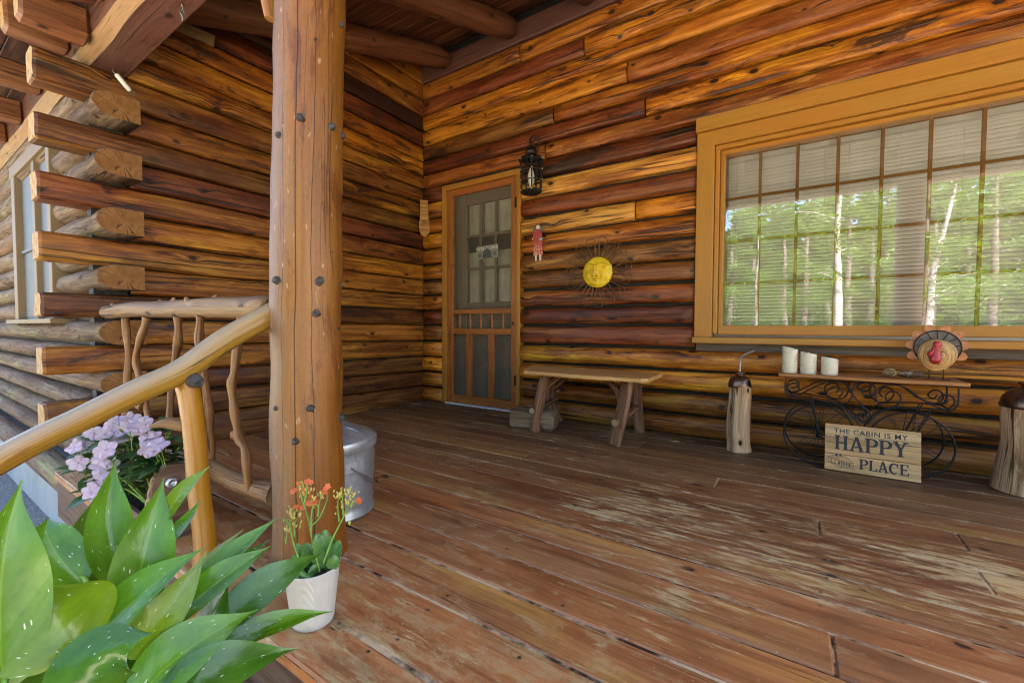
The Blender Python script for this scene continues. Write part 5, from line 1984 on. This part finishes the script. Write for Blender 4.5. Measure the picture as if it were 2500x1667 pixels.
# ------------------------------------------------------------------ galvanised pail
pl_ = thing('galvanised_pail', 'galvanised steel pail with a lid behind the post', 'pail', (1.609, -2.159, 0))
PC = Vector((1.609, -2.159, 0))
m = MB()
n = 64
rows = []
prof = [(.168, .004), (.172, .0), (.176, .006), (.176, .016), (.166, .022), (.168, .05), (.171, .15), (.174, .24), (.175, .262), (.178, .268), (.178, .276), (.175, .28), (.175, .292)]
for (r, z) in prof:
    rib = .006 if .03 < z < .25 else 0
    rows.append([PC + Vector(((r + rib * max(0, math.sin(j * 2 * math.pi / 8) ** 5)) * math.cos(2 * math.pi * j / n), (r + rib * max(0, math.sin(j * 2 * math.pi / 8) ** 5)) * math.sin(2 * math.pi * j / n), z)) for j in range(n)])
m.grid(rows, [z for r, z in prof], [1.1 * j / n for j in range(n + 1)], closed=True)
m.build('body', MAT['galv'], pl_)
m = MB()
m.lathe([(.184, .268), (.187, .272), (.187, .305), (.183, .312), (.165, .318), (.158, .325), (.13, .332), (.122, .34), (.09, .347), (.08, .353), (.04, .357), (.001, .358)], PC, 48)
lid = m.build('lid', MAT['galv'], pl_)
for q in (20, 110, 200, 290):
    m = MB()
    e = Vector((math.cos(R(q)), math.sin(R(q)), 0))
    m.tube([PC + e * .07 + Vector((0, 0, .351)), PC + e * .11 + Vector((0, 0, .344)), PC + e * .15 + Vector((0, 0, .329))], [.004, .005, .003], 6)
    m.build('rib', MAT['galv'], lid)
e1 = (CAM - PC)
e1.z = 0
e1.normalize()
e1 = Matrix.Rotation(R(25), 4, 'Z') @ e1
s1 = Vector((-e1.y, e1.x, 0))
m = MB()
p = PC + e1 * .178 + Vector((0, 0, .215))
m.bar(.055, .006, .045, lookM(p - s1 * .0275, s1, e1), .002)
m.build('handle_bracket', MAT['galv'], pl_)
m = MB()
pts = [p + e1 * .008]
for k in range(1, 9):
    a = R(25 + 155 * k / 8)
    e = Matrix.Rotation(a - R(25), 4, 'Z') @ e1
    pts.append(PC + e * .193 + Vector((0, 0, .215 - .13 * math.sin(math.pi * k / 8))))
m.tube(spline(pts, 3), .0035, 6)
m.build('bail_handle', MAT['steel'], pl_)

# ------------------------------------------------------------------ bits under the beam
m = MB()
a, b_ = Vector((.05, -2.405, 2.148)), Vector((.05, -2.345, 2.082))
m.tube([a, a.lerp(b_, .1), a.lerp(b_, .9), b_], [.009, .0125, .0125, .009], 12)
hk = m.build('lamp_tube', MAT['white'], None, (.05, -2.37, 2.08))
tag(hk, 'small white tube hanging on a wire under the beam end', 'hanging tube')
m = MB()
m.tube(spline([a, a + Vector((0, -.012, .006)), a + Vector((0, -.012, .022))], 3), .0025, 5)
m.tube(spline([b_, b_ + Vector((0, .018, .0)), b_ + Vector((0, .016, -.02)), b_ + Vector((0, -.002, -.012))], 4), .002, 5)
m.build('wire_loop', MAT['steel'], hk)
m = MB()
for k in range(3):
    c = Vector((.93, -2.40, 2.158 - .022 * k))
    m.tube([c + Vector(((.0 if k % 2 else .008) * math.cos(t), (.008 if k % 2 else 0) * math.cos(t), .014 * math.sin(t))) for t in [2 * math.pi * i / 12 for i in range(13)]], .0025, 5)
tag(m.build('chain_hook', MAT['steel'], None, (.93, -2.40, 2.1)), 'short steel chain hanging from the underside of the beam', 'chain')
# ------------------------------------------------------------------ leaves
def leaf_mesh(mb, base, tip, width, bend, face, fold=.25, wave=.06, nseg=14, nc=3, peak=.75, seed=0.0, tipc=1.15, cor=0.0):
    base, tip, bend = Vector(base), Vector(tip), Vector(bend)
    mid = (base + tip) / 2 + bend
    rows, us = [], []

    def prof(t):
        return max(0.0, math.sin(math.pi * t ** peak)) ** (.72 + .75 * t ** 2 * (tipc - .4))
    fmax = max(prof(i / 50) for i in range(51))
    for i in range(nseg + 1):
        t = i / nseg
        p = bez(base, mid, tip, t)
        tg = (bez(base, mid, tip, min(1, t + .02)) - bez(base, mid, tip, max(0, t - .02))).normalized()
        f = Vector(face)
        f = (f - tg * f.dot(tg)).normalized()
        s = tg.cross(f)
        w = width / 2 * (prof(t) / fmax) + .0012
        row = []
        for k in range(-nc, nc + 1):
            q = k / nc
            wv = wave * w * math.sin(t * 9 + seed * 5 + (2 if q > 0 else 0)) * q * q
            wv += cor * w * math.sin((t - abs(q) * .3) * 38) * (1 - abs(q)) * min(1, abs(q) * 3)
            row.append(p + s * (w * q) + f * (fold * w * (abs(q) ** 1.3) + wv))
        rows.append(row)
        us.append(t)
    mb.grid(rows, us, [(k + nc) / (2 * nc) for k in range(-nc, nc + 1)])


def toward(p, up=.0, side=.0):
    d = (CAM - Vector(p)).normalized()
    return (d + Vector((0, 0, up)) + _r0 * side).normalized()


# ------------------------------------------------------------------ peace lily
LB = at(190, 1800, .80)
lily = thing('peace_lily', 'large peace lily with white flecked leaves in the foreground left', 'potted plant', (LB.x, LB.y, -.40))
m = MB()
m.lathe([(.001, -.40), (.115, -.40), (.12, -.39), (.15, -.13), (.158, -.125), (.158, -.10), (.148, -.10), (.143, -.13), (.001, -.13)], (LB.x, LB.y, 0), 32)
m.build('pot', plain('terracotta', (.3, .12, .06), .8, var=.12), lily)
m = MB()
m.lathe([(.001, -.122), (.146, -.128)], (LB.x, LB.y, 0), 24)
m.build('soil', MAT['soil'], lily)
# tip px, tip depth, base px, base depth, width (m), bend (right, up, near), face (up, side), fold, material
LV = [
    ((54, 1172), .62, (12, 1690), .58, .1, (.0, .02, .03), (.1, .5), .3, 'lily'),
    ((120, 1262), .80, (205, 1425), .74, .10, (-.02, .03, .03), (.5, -.2), .3, 'lily'),
    ((284, 1120), .84, (292, 1420), .78, .094, (.0, .0, .04), (.05, .25), .55, 'lily'),
    ((232, 1215), .86, (290, 1440), .80, .10, (-.05, .0, .02), (.0, .5), .4, 'lily_dark'),
    ((400, 1165), .82, (318, 1500), .74, .118, (.02, .0, .03), (.05, .15), .35, 'lily'),
    ((512, 1138), .84, (400, 1270), .80, .055, (.0, .01, .02), (.9, -.4), .3, 'lily_young'),
    ((489, 1220), .86, (410, 1320), .82, .04, (.01, -.01, .02), (.9, -.4), .3, 'lily'),
    ((70, 1430), .66, (188, 1602), .62, .15, (.02, .055, .03), (.25, .1), -.3, 'lily_young'),
    ((500, 1336), .76, (170, 1640), .66, .105, (-.01, .03, .0), (.7, -.3), .35, 'lily'),
    ((505, 1345), .78, (300, 1600), .68, .085, (.02, -.015, .02), (.3, .3), .2, 'lily_young'),
    ((677, 1264), .92, (430, 1480), .80, .06, (.01, .02, .0), (.9, -.2), .4, 'lily'),
    ((594, 1292), .94, (440, 1450), .84, .035, (.0, .01, .0), (.9, -.2), .4, 'lily_young'),
    ((663, 1332), .88, (400, 1530), .76, .08, (.01, .025, .0), (.8, -.1), .4, 'lily'),
    ((660, 1316), .93, (470, 1470), .84, .05, (.0, .01, .0), (.9, .1), .3, 'lily_dark'),
    ((790, 1347), .94, (530, 1530), .80, .098, (-.01, .025, .02), (.6, .15), .25, 'lily_dark'),
    ((812, 1492), .90, (500, 1600), .76, .06, (.0, .03, .0), (.8, .1), .35, 'lily'),
    ((630, 1488), .78, (330, 1710), .66, .12, (-.02, .03, .02), (.55, .1), .3, 'lily'),
    ((683, 1515), .82, (480, 1620), .74, .055, (.0, .01, .0), (.6, .1), .3, 'lily_dark'),
    ((728, 1582), .78, (390, 1700), .66, .105, (-.01, .03, .02), (.55, .1), .25, 'lily_dark'),
    ((372, 1545), .60, (180, 1760), .56, .13, (-.035, .05, .0), (.6, .25), -.35, 'lily_dark'),
    ((28, 1656), .60, (165, 1605), .62, .045, (.01, .015, .0), (.6, .1), .5, 'lily_young'),
    ((150, 1530), .70, (60, 1640), .68, .06, (-.01, .02, .0), (.3, .4), .3, 'lily'),
    ((320, 1430), .84, (255, 1560), .76, .08, (.01, .01, .0), (.2, -.3), .3, 'lily_dark'),
    ((60, 1400), .78, (70, 1600), .74, .09, (-.02, .01, .0), (.2, .2), .3, 'lily_dark'),
    ((635, 1385), .90, (520, 1560), .80, .035, (.01, .0, .0), (.8, .2), .4, 'lily'),
    ((560, 1420), .84, (440, 1620), .74, .07, (.01, .0, .0), (.6, .3), .3, 'lily_dark'),
    ((210, 1330), .90, (190, 1480), .84, .085, (.01, .02, .0), (.3, .3), .3, 'lily_dark'),
    ((420, 1450), .80, (330, 1640), .72, .075, (.01, .0, .0), (.6, .3), .3, 'lily_dark'),
    ((130, 1560), .72, (110, 1740), .66, .07, (-.02, .01, .0), (.3, .3), .3, 'lily_dark'),
    ((265, 1500), .80, (230, 1680), .70, .08, (.01, .0, .0), (.4, .3), .3, 'lily_dark'),
]
for k, (tp, td, bp, bd, wd_, be, fa, fo_, mt) in enumerate(LV):
    tip, base = at(*tp, td), at(*bp, bd)
    bend = _r0 * be[0] + Vector((0, 0, be[1])) - _f * be[2]
    m = MB()
    leaf_mesh(m, base, tip, wd_ * (.72 if k not in (0, 7) else .95), bend, toward((tip + base) / 2, fa[0], fa[1]), fo_, .07, 40, 5, .68, k * 1.3, 1.6, .028)
    m.build('leaf', MAT[mt], lily, seed=k * .77)
    m = MB()
    root = Vector((LB.x + .03 * math.sin(k * 2.1), LB.y + .03 * math.cos(k * 1.7), -.12))
    d0 = (at(*tp, td) - base).normalized()
    m.tube(spline([root, root.lerp(base, .5) - d0 * .03 + Vector((0, 0, .02)), base - d0 * .02, base + d0 * .02], 4), [.006 - .0025 * i / 12 for i in range(13)], 7)
    m.build('stem', MAT['stem'], lily)
m = MB()
leaf_mesh(m, at(222, 1425, .83), at(176, 1345, .86), .06, (0, 0, .01), toward(at(200, 1390, .84), .4, .3), -.5, .02, 12, 4, .6)
m.build('spathe', MAT['spathe'], lily)

# ------------------------------------------------------------------ planter with impatiens
pb = thing('planter_box', 'weathered wooden planter box with a bolted end board on the deck edge', 'planter', (1.05, -2.61, 0))
m = MB()
m.prism([(-.068, 0), (.068, 0), (.066, .19), (.03, .262), (-.022, .272), (-.06, .225), (-.066, .19)], .032, lookM((1.375, -2.61, .002), (0, 1, 0), (-1, 0, 0)))
m.build('end_board', MAT['planter'], pb, seed=2.0)
m = MB()
m.prism([(-.068, 0), (.068, 0), (.066, .19), (.03, .262), (-.022, .272), (-.06, .225), (-.066, .19)], .032, lookM((.74, -2.61, .002), (0, 1, 0), (-1, 0, 0)))
m.build('end_board', MAT['planter'], pb, seed=3.0)
for y in (-2.672, -2.548):
    m = MB()
    m.box((.74, y - .009, .004), (1.343, y + .009, .085), 'x', .003)
    m.build('side_board', MAT['planter'], pb, seed=y)
m = MB()
rows = [[Vector((.742 + .6 * i / 20, -2.662 + .104 * j / 5, .06 + .012 * noise.noise(Vector((i * .7, j * .9, 2))))) for j in range(6)] for i in range(21)]
m.grid(rows, [i * .03 for i in range(21)], [j * .02 for j in range(6)])
m.build('soil', MAT['soil'], pb)
m = MB()
m.lathe([(.019, 0), (.019, .012), (.014, .016), (.010, .016), (.010, .004), (.001, .004)], (1.377, -2.622, .21), 18, Matrix.Rotation(R(90), 4, 'Y'))
m.build('bolt', MAT['chrome'], pb)
m = MB()
pa = [Vector((1.36, -2.662, .235)), Vector((1.352, -2.678, .15)), Vector((1.345, -2.682, .05)), Vector((1.32, -2.684, .012))]
pp = spline(pa, 8)
for s in (0, math.pi):
    m.tube([p + Vector((.005 * math.cos(i * .9 + s), .005 * math.sin(i * .9 + s), 0)) for i, p in enumerate(pp)], .006, 6)
m.build('rope', MAT['rope'], pb)

im = thing('impatiens_plant', 'lilac flowering impatiens spilling out of the wooden planter box', 'flowering plant', (1.05, -2.61, .06))
q5 = random.Random(12)
lmesh = []
for k in range(3):
    m = MB()
    leaf_mesh(m, (0, 0, 0), (.085, 0, -.012 + .006 * k), .030 + .004 * k, (0, 0, .012), (0, 0, 1), .22, .08, 9, 2, .8, k, 1.0)
    ob = m.build('leaf', MAT['impatiens'])
    lmesh.append(ob.data)
    bpy.data.objects.remove(ob)
IC = at(320, 1150, 1.62)
IO = Vector(im['_o'])


def place(mesh, nm, parent, M):
    o = bpy.data.objects.new(nm, mesh)
    COL.objects.link(o)
    o.parent = parent
    o.matrix_local = Matrix.Translation(-Vector(parent['_o'])) @ M
    return o


# shoots: leafy whorls where the photograph shows them
SHOOT = [(230, 1095), (215, 1120), (260, 1080), (300, 1060), (330, 1085), (360, 1050), (395, 1040), (420, 1060), (440, 1085), (400, 1090), (370, 1110), (345, 1130), (310, 1120), (285, 1140), (255, 1140), (230, 1150), (330, 1160), (365, 1150), (395, 1120), (425, 1110), (300, 1180), (270, 1180), (350, 1185), (205, 1140), (240, 1175)]
for k, (sx, sy) in enumerate(SHOOT):
    p = at(sx + q5.uniform(-8, 8), sy + q5.uniform(-6, 6), 1.56 + q5.uniform(-.06, .1))
    root = Vector((1.0 + .22 * math.sin(k * 1.9), -2.615, .06))
    ax = (p - root).normalized()
    m = MB()
    m.tube(spline([root, root.lerp(p, .5) + Vector((0, 0, .03)), p], 4), [.004] * 9, 6)
    m.build('stem', MAT['stem'], im)
    for j in range(8):
        a = j * 2.4 + k
        h = q5.uniform(-.035, .012)
        out = (Matrix.Rotation(a, 3, 'Z') @ Vector((1, 0, 0)))
        dr = (out + Vector((0, 0, q5.uniform(-.25, .45)))).normalized()
        zz_ = (Vector((0, 0, 1)) - dr * dr.z + out * -.1).normalized()
        M_ = lookM(p + Vector((0, 0, h)), dr, zz_.cross(dr))
        sc = q5.uniform(.65, 1.3)
        o = place(lmesh[j % 3], 'leaf', im, M_ @ Matrix.Scale(sc, 4))
        o['seed'] = q5.uniform(0, 9)
# flower
m = MB()
for j in range(5):
    a = 2 * math.pi * j / 5 + .3
    d = Vector((math.cos(a), math.sin(a), 0))
    s = Vector((-d.y, d.x, 0))
    L = .036 if j else .030
    rows = []
    for i in range(7):
        t = i / 6
        w = .0155 * math.sin(math.pi * min(1, .12 + .82 * t)) ** .7 * (1 if t < .9 else .75)
        rows.append([d * (L * (t - (.10 * (abs(q) < .4) if t > .95 else 0))) + s * (w * q) + Vector((0, 0, .007 * t * t - .004 * q * q + .002 * math.sin(q * 5 + j))) for q in (-1, -.5, 0, .5, 1)])
    m.grid(rows, [i / 6 for i in range(7)], [.0, .25, .75, .8, 1])
m.lathe([(.003, -.004), (.0035, .003), (.001, .006)], (0, 0, 0), 6)
ob = m.build('flower', MAT['lilac'])
fm = ob.data
bpy.data.objects.remove(ob)
FL = [(210, 520), (300, 480), (390, 400), (450, 340), (580, 350), (650, 300), (660, 480), (600, 540), (740, 175), (850, 360), (800, 400), (920, 180), (880, 270), (1000, 180), (1010, 290), (1080, 230), (1120, 430), (1170, 380), (1120, 540), (1200, 540), (1240, 480), (250, 710), (560, 640), (640, 720), (540, 720), (650, 800), (430, 960), (530, 850), (640, 920), (590, 1000), (420, 1060), (500, 1010), (560, 1090)]
for k, (x, y) in enumerate(FL):
    p = at(140 + x * .1977, 990 + y * .1977, 1.49 + q5.uniform(-.05, .06))
    n_ = (toward(p) + Vector((q5.uniform(-.7, .7), q5.uniform(-.7, .7), q5.uniform(-.1, .9)))).normalized()
    x_ = n_.orthogonal().normalized()
    x_ = Matrix.Rotation(q5.uniform(0, 6.3), 3, n_) @ x_
    M_ = lookM(p, x_, n_.cross(x_))
    o = place(fm, 'flower', im, M_ @ Matrix.Scale(q5.uniform(.7, .95), 4))
    o['seed'] = q5.uniform(0, 9)
    m = MB()
    b0 = p - n_ * .03 + Vector((0, .02, -.06))
    m.tube(spline([b0, (b0 + p) / 2 + Vector((.006, 0, .008)), p], 3), .0016, 5)
    m.build('flower_stalk', MAT['stem'], im)

# ------------------------------------------------------------------ kalanchoe in a white pot
KC = Vector((2.178, -2.582, 0))
N = NT('ribbed_white_pot')
o_ = N.obj()
x_, y_, z_ = N.sep(o_)
an_ = N.math('ARCTAN2', y_, x_)
fld = N.math('FRACT', N.math('DIVIDE', N.math('ADD', an_, 3.9), 1.05))
ux = N.math('MULTIPLY', N.math('SUBTRACT', fld, .5), .075)
dz = N.math('SUBTRACT', z_, .03)
arc = N.math('SQRT', N.math('ADD', N.math('POWER', N.math('MULTIPLY', ux, 1.0), 2.0), N.math('POWER', N.math('MULTIPLY', N.math('MINIMUM', dz, 0.0), 1.0), 2.0)))
wv = N.math('SINE', N.math('MULTIPLY', N.math('MINIMUM', N.math('MULTIPLY', arc, 1.0), N.math('ADD', N.math('MULTIPLY', z_, .0), .022)), 2300))
wz = N.math('SINE', N.math('MULTIPLY', z_, 2100))
sel = N.math('LESS_THAN', arc, .021)
hgt = N.math('ADD', N.math('MULTIPLY', wv, sel), N.math('MULTIPLY', wz, N.math('SUBTRACT', 1.0, sel)))
N.bump(hgt, .55, .0012)
N.fin(N.mix(N.rng(N.noise(o_, 14, 3), .3, .8), (.55, .55, .51), (.47, .47, .43)), .45)
kp = thing('white_flower_pot', 'white ribbed plastic pot on the deck edge in front of the post', 'flower pot', KC)
m = MB()
m.lathe([(.001, .001), (.046, .001), (.0495, .004), (.051, .01), (.066, .143), (.0675, .146), (.0675, .149), (.065, .149), (.062, .145), (.060, .12), (.001, .12)], KC, 44)
m.build('body', N.m, kp)
m = MB()
m.lathe([(.001, .126), (.061, .122)], KC, 20)
m.build('soil', MAT['soil'], kp)
kl = thing('kalanchoe_plant', 'orange flowering kalanchoe growing in the white pot', 'flowering plant', KC + Vector((0, 0, .12)))
q6 = random.Random(5)


def kz(x, y, d=1.09):
    return at(660 + x * .2551, 1150 + y * .2551, d)


LEAFK = [((480, 930), (520, 560), .062, .2), ((380, 900), (330, 690), .055, .3), ((560, 900), (660, 660), .045, .2), ((520, 940), (665, 760), .04, -.3), ((330, 930), (250, 690), .04, .3), ((430, 960), (390, 780), .05, .1), ((330, 960), (290, 1010), .05, .2), ((430, 980), (400, 900), .05, .2), ((540, 850), (590, 620), .05, .1), ((280, 960), (215, 800), .045, .2), ((360, 800), (330, 760), .04, .2), ((300, 1000), (245, 990), .04, .3), ((480, 800), (440, 600), .045, .3), ((590, 930), (625, 800), .04, 0)]
for k, (b_, t_, w_, sd_) in enumerate(LEAFK):
    d = 1.07 + q6.uniform(-.02, .05)
    base, tip = kz(*b_, d), kz(*t_, d - .01)
    m = MB()
    rows, us = [], []
    f = toward(base, .15, sd_)
    for i in range(13):
        t = i / 12
        p = base.lerp(tip, t) + f * (.008 * math.sin(math.pi * t))
        tg = (tip - base).normalized()
        ff = (f - tg * f.dot(tg)).normalized()
        s = tg.cross(ff)
        w = w_ * .4 * (math.sin(math.pi * min(1, .1 + .86 * t ** .8)) ** .7) * (1 + .1 * math.sin(t * 26))
        rows.append([p + s * (w * q) + ff * (.12 * w * q * q * 2) for q in (-1, -.6, -.2, .2, .6, 1)])
        us.append(t)
    m.grid(rows, us, [0, .2, .45, .55, .8, 1])
    m.build('leaf', MAT['kalanchoe'], kl, seed=k * .9)
STEMS = [[(470, 960), (410, 700), (380, 520), (335, 360), (320, 260)], [(400, 520), (480, 430), (545, 260), (530, 190)], [(390, 560), (395, 420), (410, 310)], [(455, 430), (465, 330), (480, 260)],
         [(510, 880), (590, 660), (660, 520), (720, 400), (770, 310), (840, 280)], [(660, 480), (645, 330), (650, 260)], [(700, 420), (690, 280), (700, 210)], [(270, 830), (220, 680), (190, 520), (200, 400), (230, 350)], [(230, 620), (240, 500), (290, 370)], [(190, 520), (150, 470), (125, 440)], [(150, 690), (165, 560)], [(335, 360), (290, 210), (270, 140)], [(330, 300), (350, 170), (355, 110)], [(450, 820), (380, 560), (370, 400)]]
for k, pts in enumerate(STEMS):
    m = MB()
    dd = 1.075 + q6.uniform(-.02, .02)
    m.tube(spline([kz(x, y, dd) for x, y in pts], 4), [.0028 - .0014 * i / (4 * (len(pts) - 1)) for i in range(4 * (len(pts) - 1) + 1)], 6, wob=.2)
    m.build('stem', MAT['stem'], kl)
m = MB()
for j in range(5):
    a = 2 * math.pi * j / 5
    d = Vector((math.cos(a), math.sin(a), .1))
    s = Vector((-math.sin(a), math.cos(a), 0))
    m.grid([[d * (.0095 * t) + s * (.0052 * math.sin(math.pi * (.2 + .72 * t)) * q) + Vector((0, 0, -.001 * q * q)) for q in (-1, 0, 1)] for t in (0, .33, .66, 1)], [0, .3, .6, 1], [0, .5, 1])
ob = m.build('flower', MAT['orange'])
om = ob.data
bpy.data.objects.remove(ob)
m = MB()
m.lathe([(.0005, 0), (.0022, .002), (.0028, .005), (.002, .008), (.0004, .011)], (0, 0, 0), 6)
ob = m.build('bud', MAT['bud'])
bm_ = ob.data
bpy.data.objects.remove(ob)
for k, (x, y) in enumerate([(355, 95), (385, 105), (275, 115), (215, 195), (240, 175), (320, 185), (350, 180), (530, 165), (520, 195), (548, 145), (425, 290), (410, 305), (395, 240), (360, 300), (310, 345), (840, 268), (850, 285), (250, 335)]):
    p = kz(x, y, 1.06)
    n_ = (toward(p) + Vector((q6.uniform(-.5, .5), q6.uniform(-.5, .5), q6.uniform(0, .9)))).normalized()
    xx = n_.orthogonal().normalized()
    o = place(om, 'flower', kl, lookM(p, xx, n_.cross(xx)) @ Matrix.Scale(q6.uniform(.7, .95), 4))
    o['seed'] = q6.uniform(0, 9)
for (cx, cy, sx, sy, n) in ((330, 190, 90, 80, 26), (400, 320, 60, 60, 16), (220, 420, 80, 70, 26), (160, 560, 40, 70, 14), (250, 520, 50, 60, 10), (650, 240, 60, 50, 16), (720, 300, 70, 90, 26), (790, 230, 40, 50, 10), (480, 250, 40, 50, 9), (750, 500, 20, 40, 3)):
    for _ in range(n):
        p = kz(cx + q6.gauss(0, sx * .5), cy + q6.gauss(0, sy * .5), 1.07 + q6.uniform(-.025, .03))
        n_ = Vector((q6.uniform(-.6, .6), q6.uniform(-.6, .6), 1)).normalized()
        xx = n_.orthogonal().normalized()
        place(bm_, 'bud', kl, lookM(p, xx, n_.cross(xx)) @ Matrix.Scale(q6.uniform(.6, 1.1), 4))

# ------------------------------------------------------------------ woods facing the porch (seen mirrored in the window)
q7 = random.Random(21)


def tree_meshes(kind, seed, n=2600):
    q = random.Random(seed)
    tr = MB()
    H = 9 if kind == 'birch' else 10
    r = .15 if kind == 'birch' else .2
    path = [Vector((.25 * noise.noise(Vector((z * .3, seed, 0))), .25 * noise.noise(Vector((z * .3, seed, 4))), z)) for z in [H * i / 16 for i in range(17)]]
    tr.tube(path, [r * (1.15 - .95 * i / 16) for i in range(17)], 10, wob=.15, seed=seed)
    tips = []
    for k in range(16 if kind != 'birch' else 13):
        i = q.randint(6 if kind == 'birch' else 3, 14)
        a = q.uniform(0, 6.28)
        L = q.uniform(1.0, 2.4) * (1.1 - i / 22)
        p0 = path[i]
        p1 = p0 + Vector((math.cos(a) * L, math.sin(a) * L, L * q.uniform(.05, .5)))
        tr.tube([p0, (p0 + p1) / 2 + Vector((0, 0, .1)), p1], [r * .2, r * .13, .01], 6)
        tips.append((p1, L * .5))
        tips.append(((p0 + p1) / 2, L * .42))
    tips.append((path[-1], 1.0))
    cr = MB()
    for _ in range(n):
        c, rr = q.choice(tips)
        d = Vector((q.gauss(0, 1), q.gauss(0, 1), q.gauss(0, .65)))
        p = c + d * (rr * .52)
        s = q.uniform(.05, .105)
        e1_ = Vector((q.gauss(0, 1), q.gauss(0, 1), q.gauss(0, .7))).normalized()
        e2_ = e1_.orthogonal().normalized()
        cr.poly([p - e1_ * s, p + e2_ * s * .5, p + e1_ * s, p - e2_ * s * .5], [(0, .3), (.5, 0), (1, .3), (.5, .6)])
    return tr, cr


proto = {}
TREES = [
    # x, y, kind, mesh, rot, scale, label
    (4.15, -8.2, 'birch', 0, 20, 1.15, 'white birch standing nearest the driveway, mirrored in the window centre'),
    (5.75, -8.6, 'birch', 1, 200, .95, 'leaning white birch mirrored at the right of the window'),
    (2.15, -10.5, 'birch', 1, 80, .75, 'slender grey white birch mirrored at the left of the window'),
    (2.9, -12.0, 'tree', 2, 0, .9, None), (4.8, -13.5, 'tree', 3, 50, 1.0, None), (6.6, -12.5, 'tree', 2, 130, .95, None), (8.5, -14, 'tree', 3, 220, 1.05, None), (1.0, -14, 'tree', 3, 300, 1.0, None),
    (3.6, -16.5, 'tree', 2, 200, 1.1, None), (5.9, -17.5, 'tree', 3, 10, 1.1, None), (7.9, -18, 'tree', 2, 80, 1.15, None), (10.5, -17, 'tree', 3, 140, 1.1, None), (1.5, -18.5, 'tree', 2, 260, 1.1, None), (-1.2, -17, 'tree', 3, 180, 1.1, None),
    (4.6, -21, 'tree', 3, 60, 1.2, None), (7.0, -22, 'tree', 2, 310, 1.25, None), (9.8, -22, 'tree', 3, 20, 1.2, None), (2.4, -22.5, 'tree', 2, 160, 1.2, None), (-.6, -22, 'tree', 3, 90, 1.2, None), (12.6, -21, 'tree', 2, 40, 1.2, None),
    (-5.5, -15, 'tree', 2, 30, 1.1, None), (-9, -13, 'tree', 3, 90, 1.1, None), (14, -13, 'tree', 2, 200, 1.1, None), (11.5, -11, 'tree', 3, 280, 1.0, None), (-13, -10, 'tree', 2, 310, 1.1, None), (17, -9, 'tree', 3, 350, 1.1, None)]
for (x, y, kind, mi_, rot, sc, lab) in TREES:
    key = (kind, mi_)
    if key not in proto:
        tr, cr = tree_meshes(kind, mi_ + 3, 1500 if kind == 'birch' else 4200)
        a = tr.build('trunk', MAT['birch' if kind == 'birch' else 'trunk'])
        b_ = cr.build('crown', MAT['foliage'])
        proto[key] = (a.data, b_.data)
        bpy.data.objects.remove(a)
        bpy.data.objects.remove(b_)
    t = bpy.data.objects.new('birch_tree' if kind == 'birch' else 'leafy_tree', None)
    COL.objects.link(t)
    t.location = (x, y - 2.6, -.66)
    t.rotation_euler = (0, R(7) if lab and 'leaning' in lab else 0, R(rot) if not (lab and 'leaning' in lab) else 0)
    t.scale = (sc * .66, sc * .66, sc * .66)
    tag(t, lab or 'leafy forest tree across the driveway, reflected in the window', 'tree', 'woods facing the porch')
    for nm, me in zip(('trunk', 'crown'), proto[key]):
        o = bpy.data.objects.new(nm, me)
        COL.objects.link(o)
        o.parent = t
# undergrowth
m = MB()
for _ in range(9000):
    x, y = q7.uniform(-8, 16), -11.4 - abs(q7.gauss(0, 5))
    z = -.66 + abs(q7.gauss(0, .75)) * (.35 + .5 * max(0, noise.noise(Vector((x * .6, y * .6, 0)))) * 3)
    p = Vector((x, y, z))
    s = q7.uniform(.05, .12)
    e1_ = Vector((q7.gauss(0, 1), q7.gauss(0, 1), q7.gauss(0, .6))).normalized()
    e2_ = e1_.orthogonal().normalized()
    m.poly([p - e1_ * s, p + e2_ * s * .5, p + e1_ * s, p - e2_ * s * .5], [(0, .3), (.5, 0), (1, .3), (.5, .6)])
far = MB()
for _ in range(42000):
    x, y = q7.uniform(-6, 18), q7.uniform(-30, -24)
    z = -.66 + 9.6 * q7.random() ** .9 * (.8 + .5 * noise.noise(Vector((x * .35, y * .35, 0))))
    p = Vector((x, y, z))
    s = q7.uniform(.12, .24)
    e1_ = Vector((q7.gauss(0, 1), q7.gauss(0, 1), q7.gauss(0, .6))).normalized()
    e2_ = e1_.orthogonal().normalized()
    far.poly([p - e1_ * s, p + e2_ * s * .6, p + e1_ * s, p - e2_ * s * .6], [(0, .3), (.5, 0), (1, .3), (.5, .6)])
tag(far.build('far_woods', MAT['foliage'], None, (4, -28, -.66)), 'far green wall of woods behind the nearer trees', 'woods', kind='stuff')
tag(m.build('undergrowth', MAT['foliage'], None, (4, -12, -.66)), 'low green undergrowth along the edge of the woods', 'undergrowth', kind='stuff')

for o in bpy.data.objects:
    if '_o' in o:
        del o['_o']
bpy.context.view_layer.update()
